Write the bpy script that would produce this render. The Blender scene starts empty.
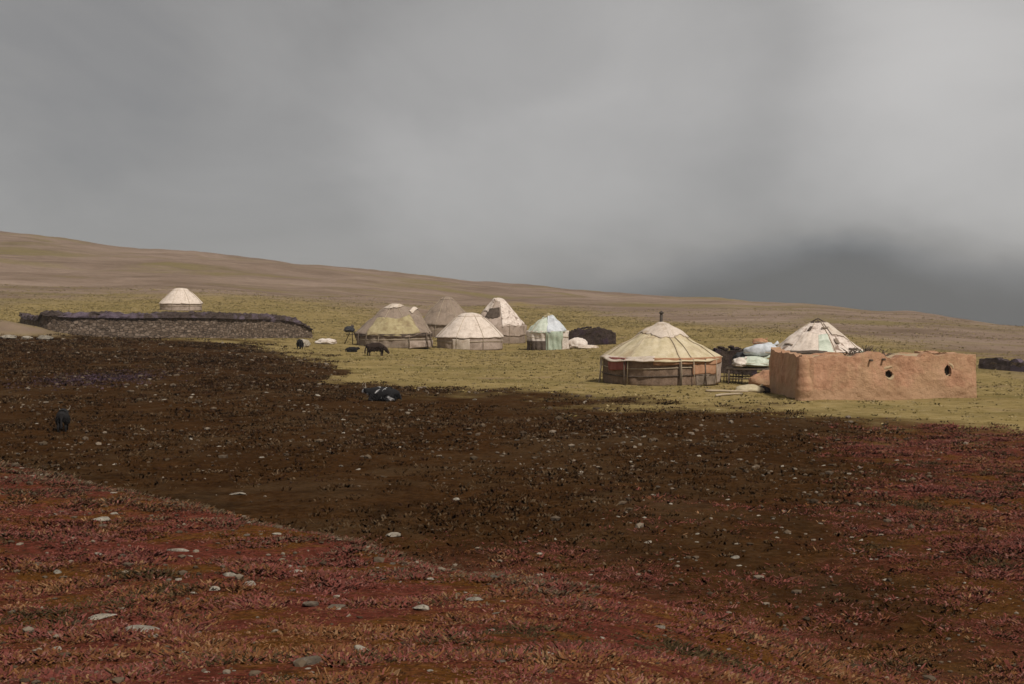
import bpy, bmesh, math, random
import numpy as np
from mathutils import Vector, Matrix

random.seed(7)
rng = np.random.default_rng(11)
R = math.radians
PI = math.pi
S = bpy.context.scene
C = S.collection

# ------------------------------------------------------------------ camera
F = 1422.0                      # focal length in pixels of a 1024 wide frame
HY = 290.0                      # picture row of the eye level
EYE = 5.0
cam_d = bpy.data.cameras.new('camera')
cam_d.sensor_width = 36.0
cam_d.lens = 36.0 * F / 1024.0
cam_d.clip_start = 0.1
cam_d.clip_end = 30000.0
cam = bpy.data.objects.new('camera', cam_d)
C.objects.link(cam)
PITCH = math.atan((342.0 - HY) / F)
cam.location = (0, 0, EYE)
cam.rotation_euler = (PI / 2 - PITCH, 0, 0)
S.camera = cam

# ------------------------------------------------------------------ light
SUN_AZ, SUN_EL = R(146), R(48)          # azimuth clockwise from +Y (view direction)
sun_d = bpy.data.lights.new('sun', 'SUN')
sun_d.energy = 3.3
sun_d.angle = R(6)
sun_d.color = (1.0, 0.93, 0.84)
sun = bpy.data.objects.new('sun', sun_d)
C.objects.link(sun)
to_sun = Vector((math.sin(SUN_AZ) * math.cos(SUN_EL), math.cos(SUN_AZ) * math.cos(SUN_EL), math.sin(SUN_EL)))
sun.rotation_euler = to_sun.to_track_quat('Z', 'Y').to_euler()
sun.location = (40, -40, 80)

S.view_settings.view_transform = 'Standard'
S.view_settings.look = 'None'
S.view_settings.exposure = 0.0
S.view_settings.gamma = 1.0
S.view_settings.use_curve_mapping = False


def pix_dir(px, py):
    v = Vector(((px - 512) / F, 1.0, -(py - 342) / F))
    v.rotate(Matrix.Rotation(-PITCH, 3, 'X'))
    return v


w = bpy.data.worlds.new('World')
S.world = w
w.use_nodes = True
nt = w.node_tree
nt.nodes.clear()


def N(tree, typ, **kw):
    n = tree.nodes.new(typ)
    for k, v in kw.items():
        setattr(n, k, v)
    return n


def L(tree, a, b):
    tree.links.new(a, b)


def build_sky():
    out = N(nt, 'ShaderNodeOutputWorld')
    bg = N(nt, 'ShaderNodeBackground')
    L(nt, bg.outputs[0], out.inputs[0])
    bg.inputs[1].default_value = 0.1
    sky = N(nt, 'ShaderNodeTexSky')
    sky.sky_type = 'NISHITA'
    sky.sun_disc = False
    sky.sun_elevation = SUN_EL
    sky.sun_rotation = SUN_AZ
    sky.altitude = 4000
    tc = N(nt, 'ShaderNodeTexCoord')
    # stretched cloud noise
    mp = N(nt, 'ShaderNodeMapping')
    mp.inputs['Scale'].default_value = (1, 1, 1.9)
    L(nt, tc.outputs['Generated'], mp.inputs[0])
    n1 = N(nt, 'ShaderNodeTexNoise')
    n1.inputs['Scale'].default_value = 4.2
    n1.inputs['Detail'].default_value = 10
    n1.inputs['Roughness'].default_value = 0.6
    n1.inputs['Distortion'].default_value = 0.6
    L(nt, mp.outputs[0], n1.inputs['Vector'])
    # warp the direction so that the cloud masses get uneven edges
    n2 = N(nt, 'ShaderNodeTexNoise')
    n2.inputs['Scale'].default_value = 5.0
    n2.inputs['Detail'].default_value = 9
    L(nt, mp.outputs[0], n2.inputs['Vector'])
    sb = N(nt, 'ShaderNodeVectorMath', operation='SUBTRACT')
    L(nt, n2.outputs['Color'], sb.inputs[0])
    sb.inputs[1].default_value = (0.5, 0.5, 0.5)
    sc = N(nt, 'ShaderNodeVectorMath', operation='SCALE')
    L(nt, sb.outputs[0], sc.inputs[0])
    sc.inputs['Scale'].default_value = 0.10
    ad = N(nt, 'ShaderNodeVectorMath', operation='ADD')
    L(nt, tc.outputs['Generated'], ad.inputs[0])
    L(nt, sc.outputs[0], ad.inputs[1])
    nm = N(nt, 'ShaderNodeVectorMath', operation='NORMALIZE')
    L(nt, ad.outputs[0], nm.inputs[0])
    nz = N(nt, 'ShaderNodeMapRange')
    nz.inputs['From Min'].default_value = 0.3
    nz.inputs['From Max'].default_value = 0.7
    nz.inputs['To Min'].default_value = SKY_BASE - 0.035
    nz.inputs['To Max'].default_value = SKY_BASE + 0.035
    L(nt, n1.outputs['Fac'], nz.inputs['Value'])
    cur = nz.outputs[0]
    for (px, py, deg, amp, flat) in SKY_SPOTS:
        d = pix_dir(px, py).normalized()
        d = Vector((d.x, d.y, d.z * flat)).normalized()
        fl = N(nt, 'ShaderNodeVectorMath', operation='MULTIPLY')
        L(nt, nm.outputs[0], fl.inputs[0])
        fl.inputs[1].default_value = (1, 1, flat)
        nf = N(nt, 'ShaderNodeVectorMath', operation='NORMALIZE')
        L(nt, fl.outputs[0], nf.inputs[0])
        dp = N(nt, 'ShaderNodeVectorMath', operation='DOT_PRODUCT')
        L(nt, nf.outputs[0], dp.inputs[0])
        dp.inputs[1].default_value = d
        mr = N(nt, 'ShaderNodeMapRange', interpolation_type='SMOOTHERSTEP')
        mr.inputs['From Min'].default_value = math.cos(R(deg))
        mr.inputs['From Max'].default_value = 1.0
        mr.inputs['To Min'].default_value = 0
        mr.inputs['To Max'].default_value = amp
        L(nt, dp.outputs['Value'], mr.inputs['Value'])
        a = N(nt, 'ShaderNodeMath', operation='ADD')
        L(nt, cur, a.inputs[0])
        L(nt, mr.outputs[0], a.inputs[1])
        cur = a.outputs[0]
    mx = N(nt, 'ShaderNodeMath', operation='MAXIMUM')
    L(nt, cur, mx.inputs[0])
    mx.inputs[1].default_value = 0.05
    sc10 = N(nt, 'ShaderNodeMath', operation='MULTIPLY')
    L(nt, mx.outputs[0], sc10.inputs[0])
    sc10.inputs[1].default_value = 10.0
    cmb = N(nt, 'ShaderNodeVectorMath', operation='SCALE')
    tn = N(nt, 'ShaderNodeMapRange')       # thick low cloud is bluer than the thin cover
    tn.inputs['From Min'].default_value = 0.08
    tn.inputs['From Max'].default_value = 0.28
    L(nt, mx.outputs[0], tn.inputs['Value'])
    tm = N(nt, 'ShaderNodeMix', data_type='RGBA')
    L(nt, tn.outputs[0], tm.inputs['Factor'])
    tm.inputs['A'].default_value = (0.95, 0.985, 1.05, 1)
    tm.inputs['B'].default_value = (1.02, 0.993, 0.965, 1)
    L(nt, tm.outputs['Result'], cmb.inputs[0])
    L(nt, sc10.outputs[0], cmb.inputs['Scale'])
    mix = N(nt, 'ShaderNodeMix', data_type='RGBA')
    mix.inputs['Factor'].default_value = 0.96      # an almost closed cloud cover
    L(nt, sky.outputs[0], mix.inputs['A'])
    L(nt, cmb.outputs[0], mix.inputs['B'])
    L(nt, mix.outputs['Result'], bg.inputs[0])


SKY_BASE = 0.312
# (column, row, degrees, strength, flattening): broad masses of the cloud cover
SKY_SPOTS = [(540, 120, 10, 0.10, 1.0), (1010, 90, 10, 0.15, 1.0), (850, 30, 9, 0.06, 1.0),
             (470, 30, 7, -0.05, 1.6), (60, 80, 8, -0.04, 1.3), (1030, 350, 27, -0.30, 4.3), (640, 300, 14, -0.03, 3.0)]
build_sky()

# ------------------------------------------------------------------ noise in numpy


def _hash(ix, iy, seed):
    with np.errstate(over='ignore'):
        n = (ix.astype(np.uint32) * np.uint32(374761393) + iy.astype(np.uint32) * np.uint32(668265263)
             + np.uint32((seed * 2246822519) & 0xffffffff))
        n = (n ^ (n >> np.uint32(13))) * np.uint32(1274126177)
        n = n ^ (n >> np.uint32(16))
    return n.astype(np.float64) / 4294967295.0


def vnoise(x, y, seed=0):
    x = np.asarray(x, float)
    y = np.asarray(y, float)
    fx, fy = np.floor(x), np.floor(y)
    tx, ty = x - fx, y - fy
    tx = tx * tx * (3 - 2 * tx)
    ty = ty * ty * (3 - 2 * ty)
    ix, iy = fx.astype(np.int64), fy.astype(np.int64)
    a = _hash(ix, iy, seed)
    b = _hash(ix + 1, iy, seed)
    c = _hash(ix, iy + 1, seed)
    d = _hash(ix + 1, iy + 1, seed)
    return (a * (1 - tx) + b * tx) * (1 - ty) + (c * (1 - tx) + d * tx) * ty * 1.0


def fbm(x, y, seed=0, octv=4):
    s, a, t = 0.0, 0.5, 0.0
    for o in range(octv):
        s = s + a * vnoise(np.asarray(x) * 2 ** o + 17.3 * o, np.asarray(y) * 2 ** o - 9.1 * o, seed + o)
        t += a
        a *= 0.5
    return s / t * 2 - 1          # -1 .. 1


def sstep(a, b, x):
    t = np.clip((np.asarray(x, float) - a) / (b - a), 0, 1)
    return t * t * (3 - 2 * t)


# ------------------------------------------------------------------ terrain shape
# heights below the eye, by bearing (columns) and distance (rows)
_az = [math.atan((p - 512) / F) for p in (0, 160, 340, 512, 680, 800, 900, 1024)]
COL = np.array([-PI, -1.3, -0.75] + _az + [0.75, 1.3, PI])
ROW = np.array([0, 6, 12, 16, 30, 60, 75, 100, 130, 165, 203, 260, 320, 420, 560, 650, 800, 1200, 2500, 12000.0])
_near = [-1.7, -2.75, -4.15, -4.55, -4.6, -4.62]
H_ = {
    0:    [-4.5, -4.25, -3.95, -3.4, -2.8, -0.9, 1.1, 7.0, 17.5, 24.4, 29, 20, -60, -180],
    160:  [-4.55, -4.35, -4.1, -3.65, -3.0, -1.0, 1.1, 6.0, 14.2, 17.0, 18, 5, -80, -250],
    340:  [-4.75, -4.85, -4.9, -4.8, -4.1, -2.6, -0.8, 3.2, 8.6, 9.4, 8, -10, -120, -300],
    512:  [-4.75, -5.1, -5.5, -5.6, -5.3, -4.3, -3.0, -0.6, 1.4, 1.7, -1, -20, -130, -300],
    680:  [-4.7, -4.9, -5.1, -5.1, -4.9, -4.5, -4.0, -3.2, -3.6, -6, -12, -35, -140, -300],
    800:  [-5.05, -5.15, -5.1, -4.9, -4.7, -4.35, -4.2, -4.7, -8, -11, -18, -40, -150, -300],
    900:  [-5.0, -5.1, -5.3, -5.4, -5.3, -5.1, -5.2, -6.6, -11, -15, -22, -45, -150, -300],
    1024: [-4.9, -5.2, -5.7, -6.0, -6.2, -6.4, -7.5, -11.5, -18, -22, -30, -55, -160, -300],
}


def _rows():
    M = np.zeros((len(COL), len(ROW)))
    keys = [0, 160, 340, 512, 680, 800, 900, 1024]
    for i, k in enumerate(keys):
        M[3 + i] = _near + H_[k]
    M[2] = _near + [-4.4, -4.0, -3.5, -2.6, -1.5, 1, 4, 12, 24, 31, 36, 25, -60, -200]
    M[1] = M[2]
    M[0] = _near + [-4.6, -4.4, -4.1, -3.5, -3, -2, -1, 1, 3, 4, 5, -5, -80, -200]
    M[11] = M[10] - 0.0
    M[12] = M[10]
    M[13] = M[0]
    return M


TAB = _rows()


def _interp_row(vals, r):
    # monotone cubic along the distance, vals (ncol,nrow) -> (ncol,len(r))
    h = np.diff(ROW)
    d = np.diff(vals, axis=1) / h
    m = np.zeros_like(vals)
    m[:, 0] = d[:, 0]
    m[:, -1] = d[:, -1]
    m[:, 1:-1] = (d[:, :-1] * h[1:] + d[:, 1:] * h[:-1]) / (h[1:] + h[:-1])
    i = np.clip(np.searchsorted(ROW, r) - 1, 0, len(ROW) - 2)
    t = (r - ROW[i]) / h[i]
    return i, t, h, m


_h, _d = None, None


def base_height(x, y):
    r = np.clip(np.hypot(x, y), 0, 11990)
    az = np.arctan2(x, y)
    j = np.clip(np.searchsorted(COL, az) - 1, 0, len(COL) - 2)
    t = (az - COL[j]) / (COL[j + 1] - COL[j])
    t = t * 0.5 + 0.5 * t * t * (3 - 2 * t)
    i, q, h, m = _interp_row(TAB, r)
    hh = h[i]

    def cub(col):
        a, b = TAB[col, i], TAB[col, i + 1]
        ma, mb = m[col, i] * hh, m[col, i + 1] * hh
        q2, q3 = q * q, q * q * q
        return (2 * q3 - 3 * q2 + 1) * a + (q3 - 2 * q2 + q) * ma + (-2 * q3 + 3 * q2) * b + (q3 - q2) * mb
    return cub(j) * (1 - t) + cub(j + 1) * t


def bench_s(x, y):
    """distance inside the edge of the near rise (positive on top of it)"""
    return (19.4 - x - y) / math.sqrt(2)


def height(x, y):
    x = np.asarray(x, float)
    y = np.asarray(y, float)
    r = np.hypot(x, y)
    z = base_height(x, y)
    s = bench_s(x, y) + 1.3 * fbm(x / 5.0, y / 5.0, 3, 4)
    amp = 1.12 * (1 - sstep(0.3, 6.0, x)) * sstep(2, 12, r)
    z = z + amp * sstep(-3.0, 1.4, s)
    near = 1 - sstep(40, 110, r)
    z = z + fbm(x / 7.0, y / 7.0, 21, 3) * (0.10 + 0.0 * near) * sstep(4, 14, r)
    z = z + fbm(x / 1.1, y / 1.1, 22, 3) * 0.06 * near
    z = z + fbm(x / 40.0, y / 40.0, 23, 4) * np.clip((r - 90) / 300, 0, 1) * 1.9
    z = z + fbm(x / 14.0, y / 14.0, 25, 3) * np.clip((r - 150) / 300, 0, 1) * 0.6
    # smooth earth bank running up to the corral
    z = z + 1.45 * np.exp(-((x + 45.5) / 6.5) ** 2 - ((y - 121) / 2.6) ** 2)
    return z + EYE


def hz(x, y):
    return float(height(np.array([x]), np.array([y]))[0])


def col_at(px, d):
    """ground point straight ahead by d metres, at the bearing of column px"""
    x = (px - 512) / F * d
    return x, d, hz(x, d)


_ts = np.concatenate([np.arange(8, 60, 0.05), np.arange(60, 700, 0.25)])


def hit(px, py):
    d = pix_dir(px, py)
    x, y = d.x / d.y * _ts, _ts
    z = EYE + d.z / d.y * _ts
    below = np.nonzero(z <= height(x, y))[0]
    k = below[0] if len(below) else len(_ts) - 1
    return float(x[k]), float(y[k]), float(z[k])


# edge of the grass against the dark ground, metres by bearing column
EDGE_P = [-200, 0, 150, 245, 285, 330, 350, 400, 480, 560, 640, 740, 840, 950, 1024, 1300]
EDGE_R = [142, 138, 136, 126, 113, 102, 79, 70, 67, 63, 57.6, 54.8, 49.5, 47.4, 46.7, 45]
HEATH_P = [560, 640, 700, 750, 850, 950, 1024, 1300]
HEATH_R = [24, 22.5, 22, 20.8, 19, 17.5, 16.5, 15]


def zones(x, y):
    """weights of heath, grass and hill pasture at a place (rest is peat, cloud shade put into its colour)"""
    x = np.asarray(x, float)
    y = np.asarray(y, float)
    r = np.hypot(x, y)
    az = np.clip(np.arctan2(x, y), -1.2, 1.2)
    px = 512 + F * np.tan(az)
    front = y > 0
    n = fbm(x / 6.0, y / 6.0, 31, 4)
    n2 = fbm(x / 2.0, y / 2.0, 35, 4) + .45 * fbm(x / .7, y / .7, 38, 3)
    e = np.interp(px + n * 55 + n2 * 30, EDGE_P, EDGE_R)
    grass = sstep(0.89, 1.08, (r + n * 6.5 + n2 * 4.5) / e)
    s = bench_s(x, y) + n * 0.9 + n2 * 0.5
    heath = sstep(-1.3, 1.5, s + n2 * .8) * (1 - sstep(1.0, 3.5, x))
    hr = np.interp(px, HEATH_P, HEATH_R)
    near = 1 - sstep(0.80, 1.18, (r + n * 2.5 + n2 * 1.6) / hr)
    fade = 1 - 0.35 * sstep(700, 950, px)
    heath = np.maximum(heath, near * fade)
    rt = sstep(770, 940, px + n * 90 + n2 * 60 - (46 - r) * 1.6) * (0.62 + 0.38 * sstep(24, 32, r + n * 4)) * (1 - grass)
    heath = np.maximum(heath, rt * 0.95)
    heath = np.maximum(heath, .30 * sstep(560, 800, px) * sstep(-.1, .5, n + n2 * .6) * (1 - sstep(30, 40, r)))
    bank = sstep(.12, .35, np.exp(-((x + 45.5) / 6.5) ** 2 - ((y - 120.5) / 2.8) ** 2) + n2 * .08)
    grass = np.maximum(grass, bank)
    heath = np.where(front, heath, 1.0)
    heath = heath * (1 - grass)
    hill = sstep(0, 1, (r - np.interp(px, [0, 90, 300, 420, 520, 700, 1024], [205, 235, 240, 190, 290, 175, 80])) / 55 + n * 0.5) * grass
    return heath, grass, np.maximum(hill, bank)


# ------------------------------------------------------------------ materials


def new_mat(name, rough=0.9):
    m = bpy.data.materials.new(name)
    m.use_nodes = True
    t = m.node_tree
    b = t.nodes['Principled BSDF']
    b.inputs['Roughness'].default_value = rough
    b.inputs['Specular IOR Level'].default_value = 0.25
    return m, t, b


def ramp(t, stops, src):
    r = N(t, 'ShaderNodeValToRGB')
    el = r.color_ramp.elements
    while len(el) < len(stops):
        el.new(0.5)
    for e, (p, c) in zip(el, stops):
        e.position = p
        e.color = (*c, 1)
    L(t, src, r.inputs[0])
    return r.outputs[0]


def noise(t, scale, detail=5, rough=0.55, vec=None, dist=0.0):
    n = N(t, 'ShaderNodeTexNoise')
    n.inputs['Scale'].default_value = scale
    n.inputs['Detail'].default_value = detail
    n.inputs['Roughness'].default_value = rough
    n.inputs['Distortion'].default_value = dist
    if vec is not None:
        L(t, vec, n.inputs['Vector'])
    return n.outputs['Fac']


def mixc(t, f, a, b, mode='MIX'):
    m = N(t, 'ShaderNodeMix', data_type='RGBA', blend_type=mode)
    for val, key in ((f, 'Factor'), (a, 'A'), (b, 'B')):
        if isinstance(val, (int, float)):
            m.inputs[key].default_value = val
        elif isinstance(val, tuple):
            m.inputs[key].default_value = (*val, 1)
        else:
            L(t, val, m.inputs[key])
    return m.outputs['Result']


def bump(t, b, h, strength=0.4, dist=0.05):
    n = N(t, 'ShaderNodeBump')
    n.inputs['Strength'].default_value = strength
    n.inputs['Distance'].default_value = dist
    L(t, h, n.inputs['Height'])
    L(t, n.outputs[0], b.inputs['Normal'])


def mottled(name, cols, scale=3.0, stain=None, stain_scale=1.2, rough=0.9, bump_s=0.35, bump_d=0.03, stain_amt=(0.5, 0.68)):
    """an uneven surface: colours along a noise, plus optional stains"""
    m, t, b = new_mat(name, rough)
    co = N(t, 'ShaderNodeTexCoord').outputs['Object']
    f = noise(t, scale, 6, 0.62, co)
    k = len(cols)
    c = ramp(t, [(0.32 + 0.36 * i / max(1, k - 1), cc) for i, cc in enumerate(cols)], f)
    if stain:
        g = noise(t, stain_scale, 5, 0.6, co, 0.7)
        q = ramp(t, [(stain_amt[0], (0, 0, 0)), (stain_amt[1], (1, 1, 1))], g)
        c = mixc(t, q, c, stain)
    c = mixc(t, .55, c, ramp(t, [(.3, (.72, .70, .68)), (.5, (1, 1, 1)), (.7, (1.12, 1.11, 1.1))], noise(t, scale * 3.3, 8, .72, co, .4)), 'MULTIPLY')
    L(t, c, b.inputs['Base Color'])
    bump(t, b, noise(t, scale * 4, 5, 0.65, co), bump_s, bump_d)
    return m


def attr_mat(name, rough=0.85, soft=0.0):
    m, t, b = new_mat(name, rough)
    a = N(t, 'ShaderNodeAttribute')
    a.attribute_name = 'tint'
    L(t, a.outputs['Color'], b.inputs['Base Color'])
    b.inputs['Specular IOR Level'].default_value = 0.0
    if soft:      # thin leaves pass light on, so they shade like the plant cushion they belong to
        g = N(t, 'ShaderNodeNewGeometry')
        mx = N(t, 'ShaderNodeMix', data_type='VECTOR')
        mx.inputs['Factor'].default_value = soft
        L(t, g.outputs['Normal'], mx.inputs['A'])
        mx.inputs['B'].default_value = (0, 0, 1)
        nn = N(t, 'ShaderNodeVectorMath', operation='NORMALIZE')
        L(t, mx.outputs['Result'], nn.inputs[0])
        L(t, nn.outputs[0], b.inputs['Normal'])
    return m


M = {}
M['white_felt'] = mottled('white_felt', [(.52, .44, .37), (.66, .56, .48), (.72, .63, .55)], 2.2, (.42, .33, .26), 1.1, stain_amt=(.56, .74))
M['grey_felt'] = mottled('grey_felt', [(.36, .28, .23), (.46, .37, .31)], 2.5, (.26, .20, .16), 1.3)
M['cream_canvas'] = mottled('cream_canvas', [(.45, .375, .23), (.55, .465, .31), (.61, .53, .38)], 2.0, (.36, .27, .17), .9, stain_amt=(.55, .72))
M['pale_canvas'] = mottled('pale_canvas', [(.50, .42, .35), (.64, .55, .46)], 3.0, (.40, .31, .22), 1.5)
M['patched_canvas'] = mottled('patched_canvas', [(.46, .38, .32), (.66, .56, .49), (.76, .68, .6)], 2.8, (.25, .18, .14), 2.0, stain_amt=(.54, .64))
M['tan_felt'] = mottled('tan_felt', [(.24, .18, .135), (.30, .235, .185)], 2.4, (.19, .145, .11), 1.2)
M['brown_felt'] = mottled('brown_felt', [(.19, .145, .11), (.30, .235, .18)], 2.4, (.13, .10, .07), 1.2)
M['olive_canvas'] = mottled('olive_canvas', [(.31, .25, .13), (.43, .36, .21)], 2.5, (.24, .18, .10), 1.8)
M['reed'] = mottled('reed_screen', [(.15, .098, .065), (.25, .175, .125)], 6.0, (.105, .07, .047), 2.5)
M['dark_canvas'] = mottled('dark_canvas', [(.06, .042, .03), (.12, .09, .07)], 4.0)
M['orange_cloth'] = mottled('orange_cloth', [(.34, .17, .09), (.45, .26, .16)], 3.0, (.27, .14, .075), 1.6)
M['red_cloth'] = mottled('red_cloth', [(.23, .07, .06), (.34, .13, .11)], 3.5)
M['mint_sheet'] = mottled('mint_sheet', [(.48, .53, .43), (.62, .65, .56)], 2.5, (.34, .38, .30), 1.4, rough=.6)
M['blue_sheet'] = mottled('blue_sheet', [(.50, .53, .56), (.64, .66, .70)], 2.5, (.36, .38, .40), 1.6, rough=.55)
M['green_sheet'] = mottled('green_sheet', [(.30, .36, .27), (.41, .46, .37)], 2.5, rough=.6)
M['white_sheet'] = mottled('white_sheet', [(.58, .5, .44), (.74, .67, .6)], 3.0, (.4, .32, .26), 1.7, rough=.6)
M['rope'] = mottled('rope_fibre', [(.36, .29, .2), (.48, .4, .3)], 9.0)
M['wood'] = mottled('weathered_wood', [(.07, .05, .035), (.15, .11, .08)], 8.0)
M['soot_metal'] = mottled('sooty_metal', [(.035, .028, .022), (.09, .07, .055)], 8.0, rough=.55)
M['adobe_pale'] = mottled('adobe_plaster', [(.38, .28, .17), (.46, .35, .22)], 3.0, bump_s=.6, bump_d=.05)
M['hole_shade'] = mottled('hole_shade_paint', [(.02, .014, .008), (.035, .024, .015)], 3.0)  # dark colour in place of the shade inside the house
M['dung'] = mottled('dried_dung', [(.022, .014, .010), (.05, .034, .025), (.075, .052, .043)], 5.0, (.05, .03, .045), 1.0, bump_s=.9, bump_d=.1)
M['turf'] = mottled('turf_cap', [(.04, .027, .02), (.085, .061, .055)], 4.0, (.13, .098, .125), .5, bump_s=.9, bump_d=.1, stain_amt=(.5, .6))
M['sack'] = mottled('sackcloth', [(.42, .35, .22), (.56, .49, .34)], 5.0)
M['black_cloth'] = mottled('black_cloth', [(.018, .018, .02), (.05, .05, .055)], 5.0)


def adobe_mat():
    m, t, b = new_mat('adobe_mud')
    co = N(t, 'ShaderNodeTexCoord').outputs['Object']
    c = ramp(t, [(.3, (.32, .165, .095)), (.5, (.47, .255, .155)), (.7, (.54, .33, .215))], noise(t, 1.3, 9, .7, co, .4))
    c = mixc(t, ramp(t, [(.47, (0, 0, 0)), (.6, (.85, .85, .85))], noise(t, .55, 8, .66, co, .6)), c, (.44, .275, .16))
    # rain streaks
    mp = N(t, 'ShaderNodeMapping')
    mp.inputs['Scale'].default_value = (3.2, 3.2, .45)
    L(t, co, mp.inputs[0])
    c = mixc(t, .5, c, ramp(t, [(.35, (.76, .74, .72)), (.6, (1.1, 1.12, 1.12))], noise(t, 1.2, 7, .65, mp.outputs[0])), 'MULTIPLY')
    # courses of mud lifts and cracks
    v = N(t, 'ShaderNodeTexVoronoi', feature='DISTANCE_TO_EDGE')
    v.inputs['Scale'].default_value = 1.9
    mp2 = N(t, 'ShaderNodeMapping')
    mp2.inputs['Scale'].default_value = (1, 1, 2.1)
    L(t, co, mp2.inputs[0])
    L(t, mp2.outputs[0], v.inputs['Vector'])
    cr = ramp(t, [(0, (.55, .52, .5)), (.05, (1, 1, 1))], v.outputs['Distance'])
    c = mixc(t, .16, c, cr, 'MULTIPLY')
    # soil splashed on the foot
    sp = N(t, 'ShaderNodeSeparateXYZ')
    L(t, co, sp.inputs[0])
    ad = N(t, 'ShaderNodeMath', operation='MULTIPLY_ADD')
    L(t, noise(t, 1.8, 6, .7, co), ad.inputs[0])
    ad.inputs[1].default_value = -.9
    L(t, sp.outputs['Z'], ad.inputs[2])
    c = mixc(t, ramp(t, [(0, (.8, .8, .8)), (.12, (0, 0, 0))], ad.outputs[0]), c, (.41, .255, .15))
    L(t, c, b.inputs['Base Color'])
    h = mixc(t, .10, noise(t, 4, 10, .75, co), cr)
    bump(t, b, h, .9, .12)
    return m


def stone_wall_mat():
    m, t, b = new_mat('dry_stone')
    co = N(t, 'ShaderNodeTexCoord').outputs['Object']
    mp = N(t, 'ShaderNodeMapping')
    mp.inputs['Scale'].default_value = (1, 1, 1.9)
    L(t, co, mp.inputs[0])
    v = N(t, 'ShaderNodeTexVoronoi')
    v.inputs['Scale'].default_value = 2.6
    L(t, mp.outputs[0], v.inputs['Vector'])
    v2 = N(t, 'ShaderNodeTexVoronoi', feature='DISTANCE_TO_EDGE')
    v2.inputs['Scale'].default_value = 2.6
    L(t, mp.outputs[0], v2.inputs['Vector'])
    sepr = N(t, 'ShaderNodeSeparateColor')
    L(t, v.outputs['Color'], sepr.inputs[0])
    c = ramp(t, [(0, (.105, .074, .052)), (.5, (.16, .115, .083)), (1, (.235, .178, .135))], sepr.outputs[0])
    c = mixc(t, 0.5, c, ramp(t, [(.35, (.4, .4, .4)), (.65, (1.3, 1.3, 1.3))], noise(t, 3, 6, .65, co)), 'MULTIPLY')
    e = ramp(t, [(0.0, (0, 0, 0)), (.09, (1, 1, 1))], v2.outputs['Distance'])
    c = mixc(t, e, (.055, .04, .03), c)
    L(t, c, b.inputs['Base Color'])
    bump(t, b, e, .8, .08)
    return m


M['dry_stone'] = stone_wall_mat()
M['adobe'] = adobe_mat()


def rock_mat(name, cols):
    m, t, b = new_mat(name)
    co = N(t, 'ShaderNodeTexCoord').outputs['Object']
    oi = N(t, 'ShaderNodeObjectInfo').outputs['Random']
    f = noise(t, 5, 8, .7, co)
    c = ramp(t, [(.3, cols[0]), (.55, cols[1]), (.72, cols[2])], f)
    c = mixc(t, 0.75, c, ramp(t, [(0, (.6, .58, .56)), (1, (1.25, 1.2, 1.15))], oi), 'MULTIPLY')
    lich = ramp(t, [(.56, (0, 0, 0)), (.66, (1, 1, 1))], noise(t, 9, 4, .5, co, .5))
    c = mixc(t, lich, c, (.10, .075, .05))
    L(t, c, b.inputs['Base Color'])
    bump(t, b, noise(t, 14, 6, .7, co), .6, .03)
    return m


M['rock'] = rock_mat('pale_rock', [(.17, .15, .12), (.32, .29, .24), (.48, .45, .39)])
M['rock_dark'] = rock_mat('brown_rock', [(.07, .055, .04), (.13, .105, .08), (.21, .175, .14)])


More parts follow.
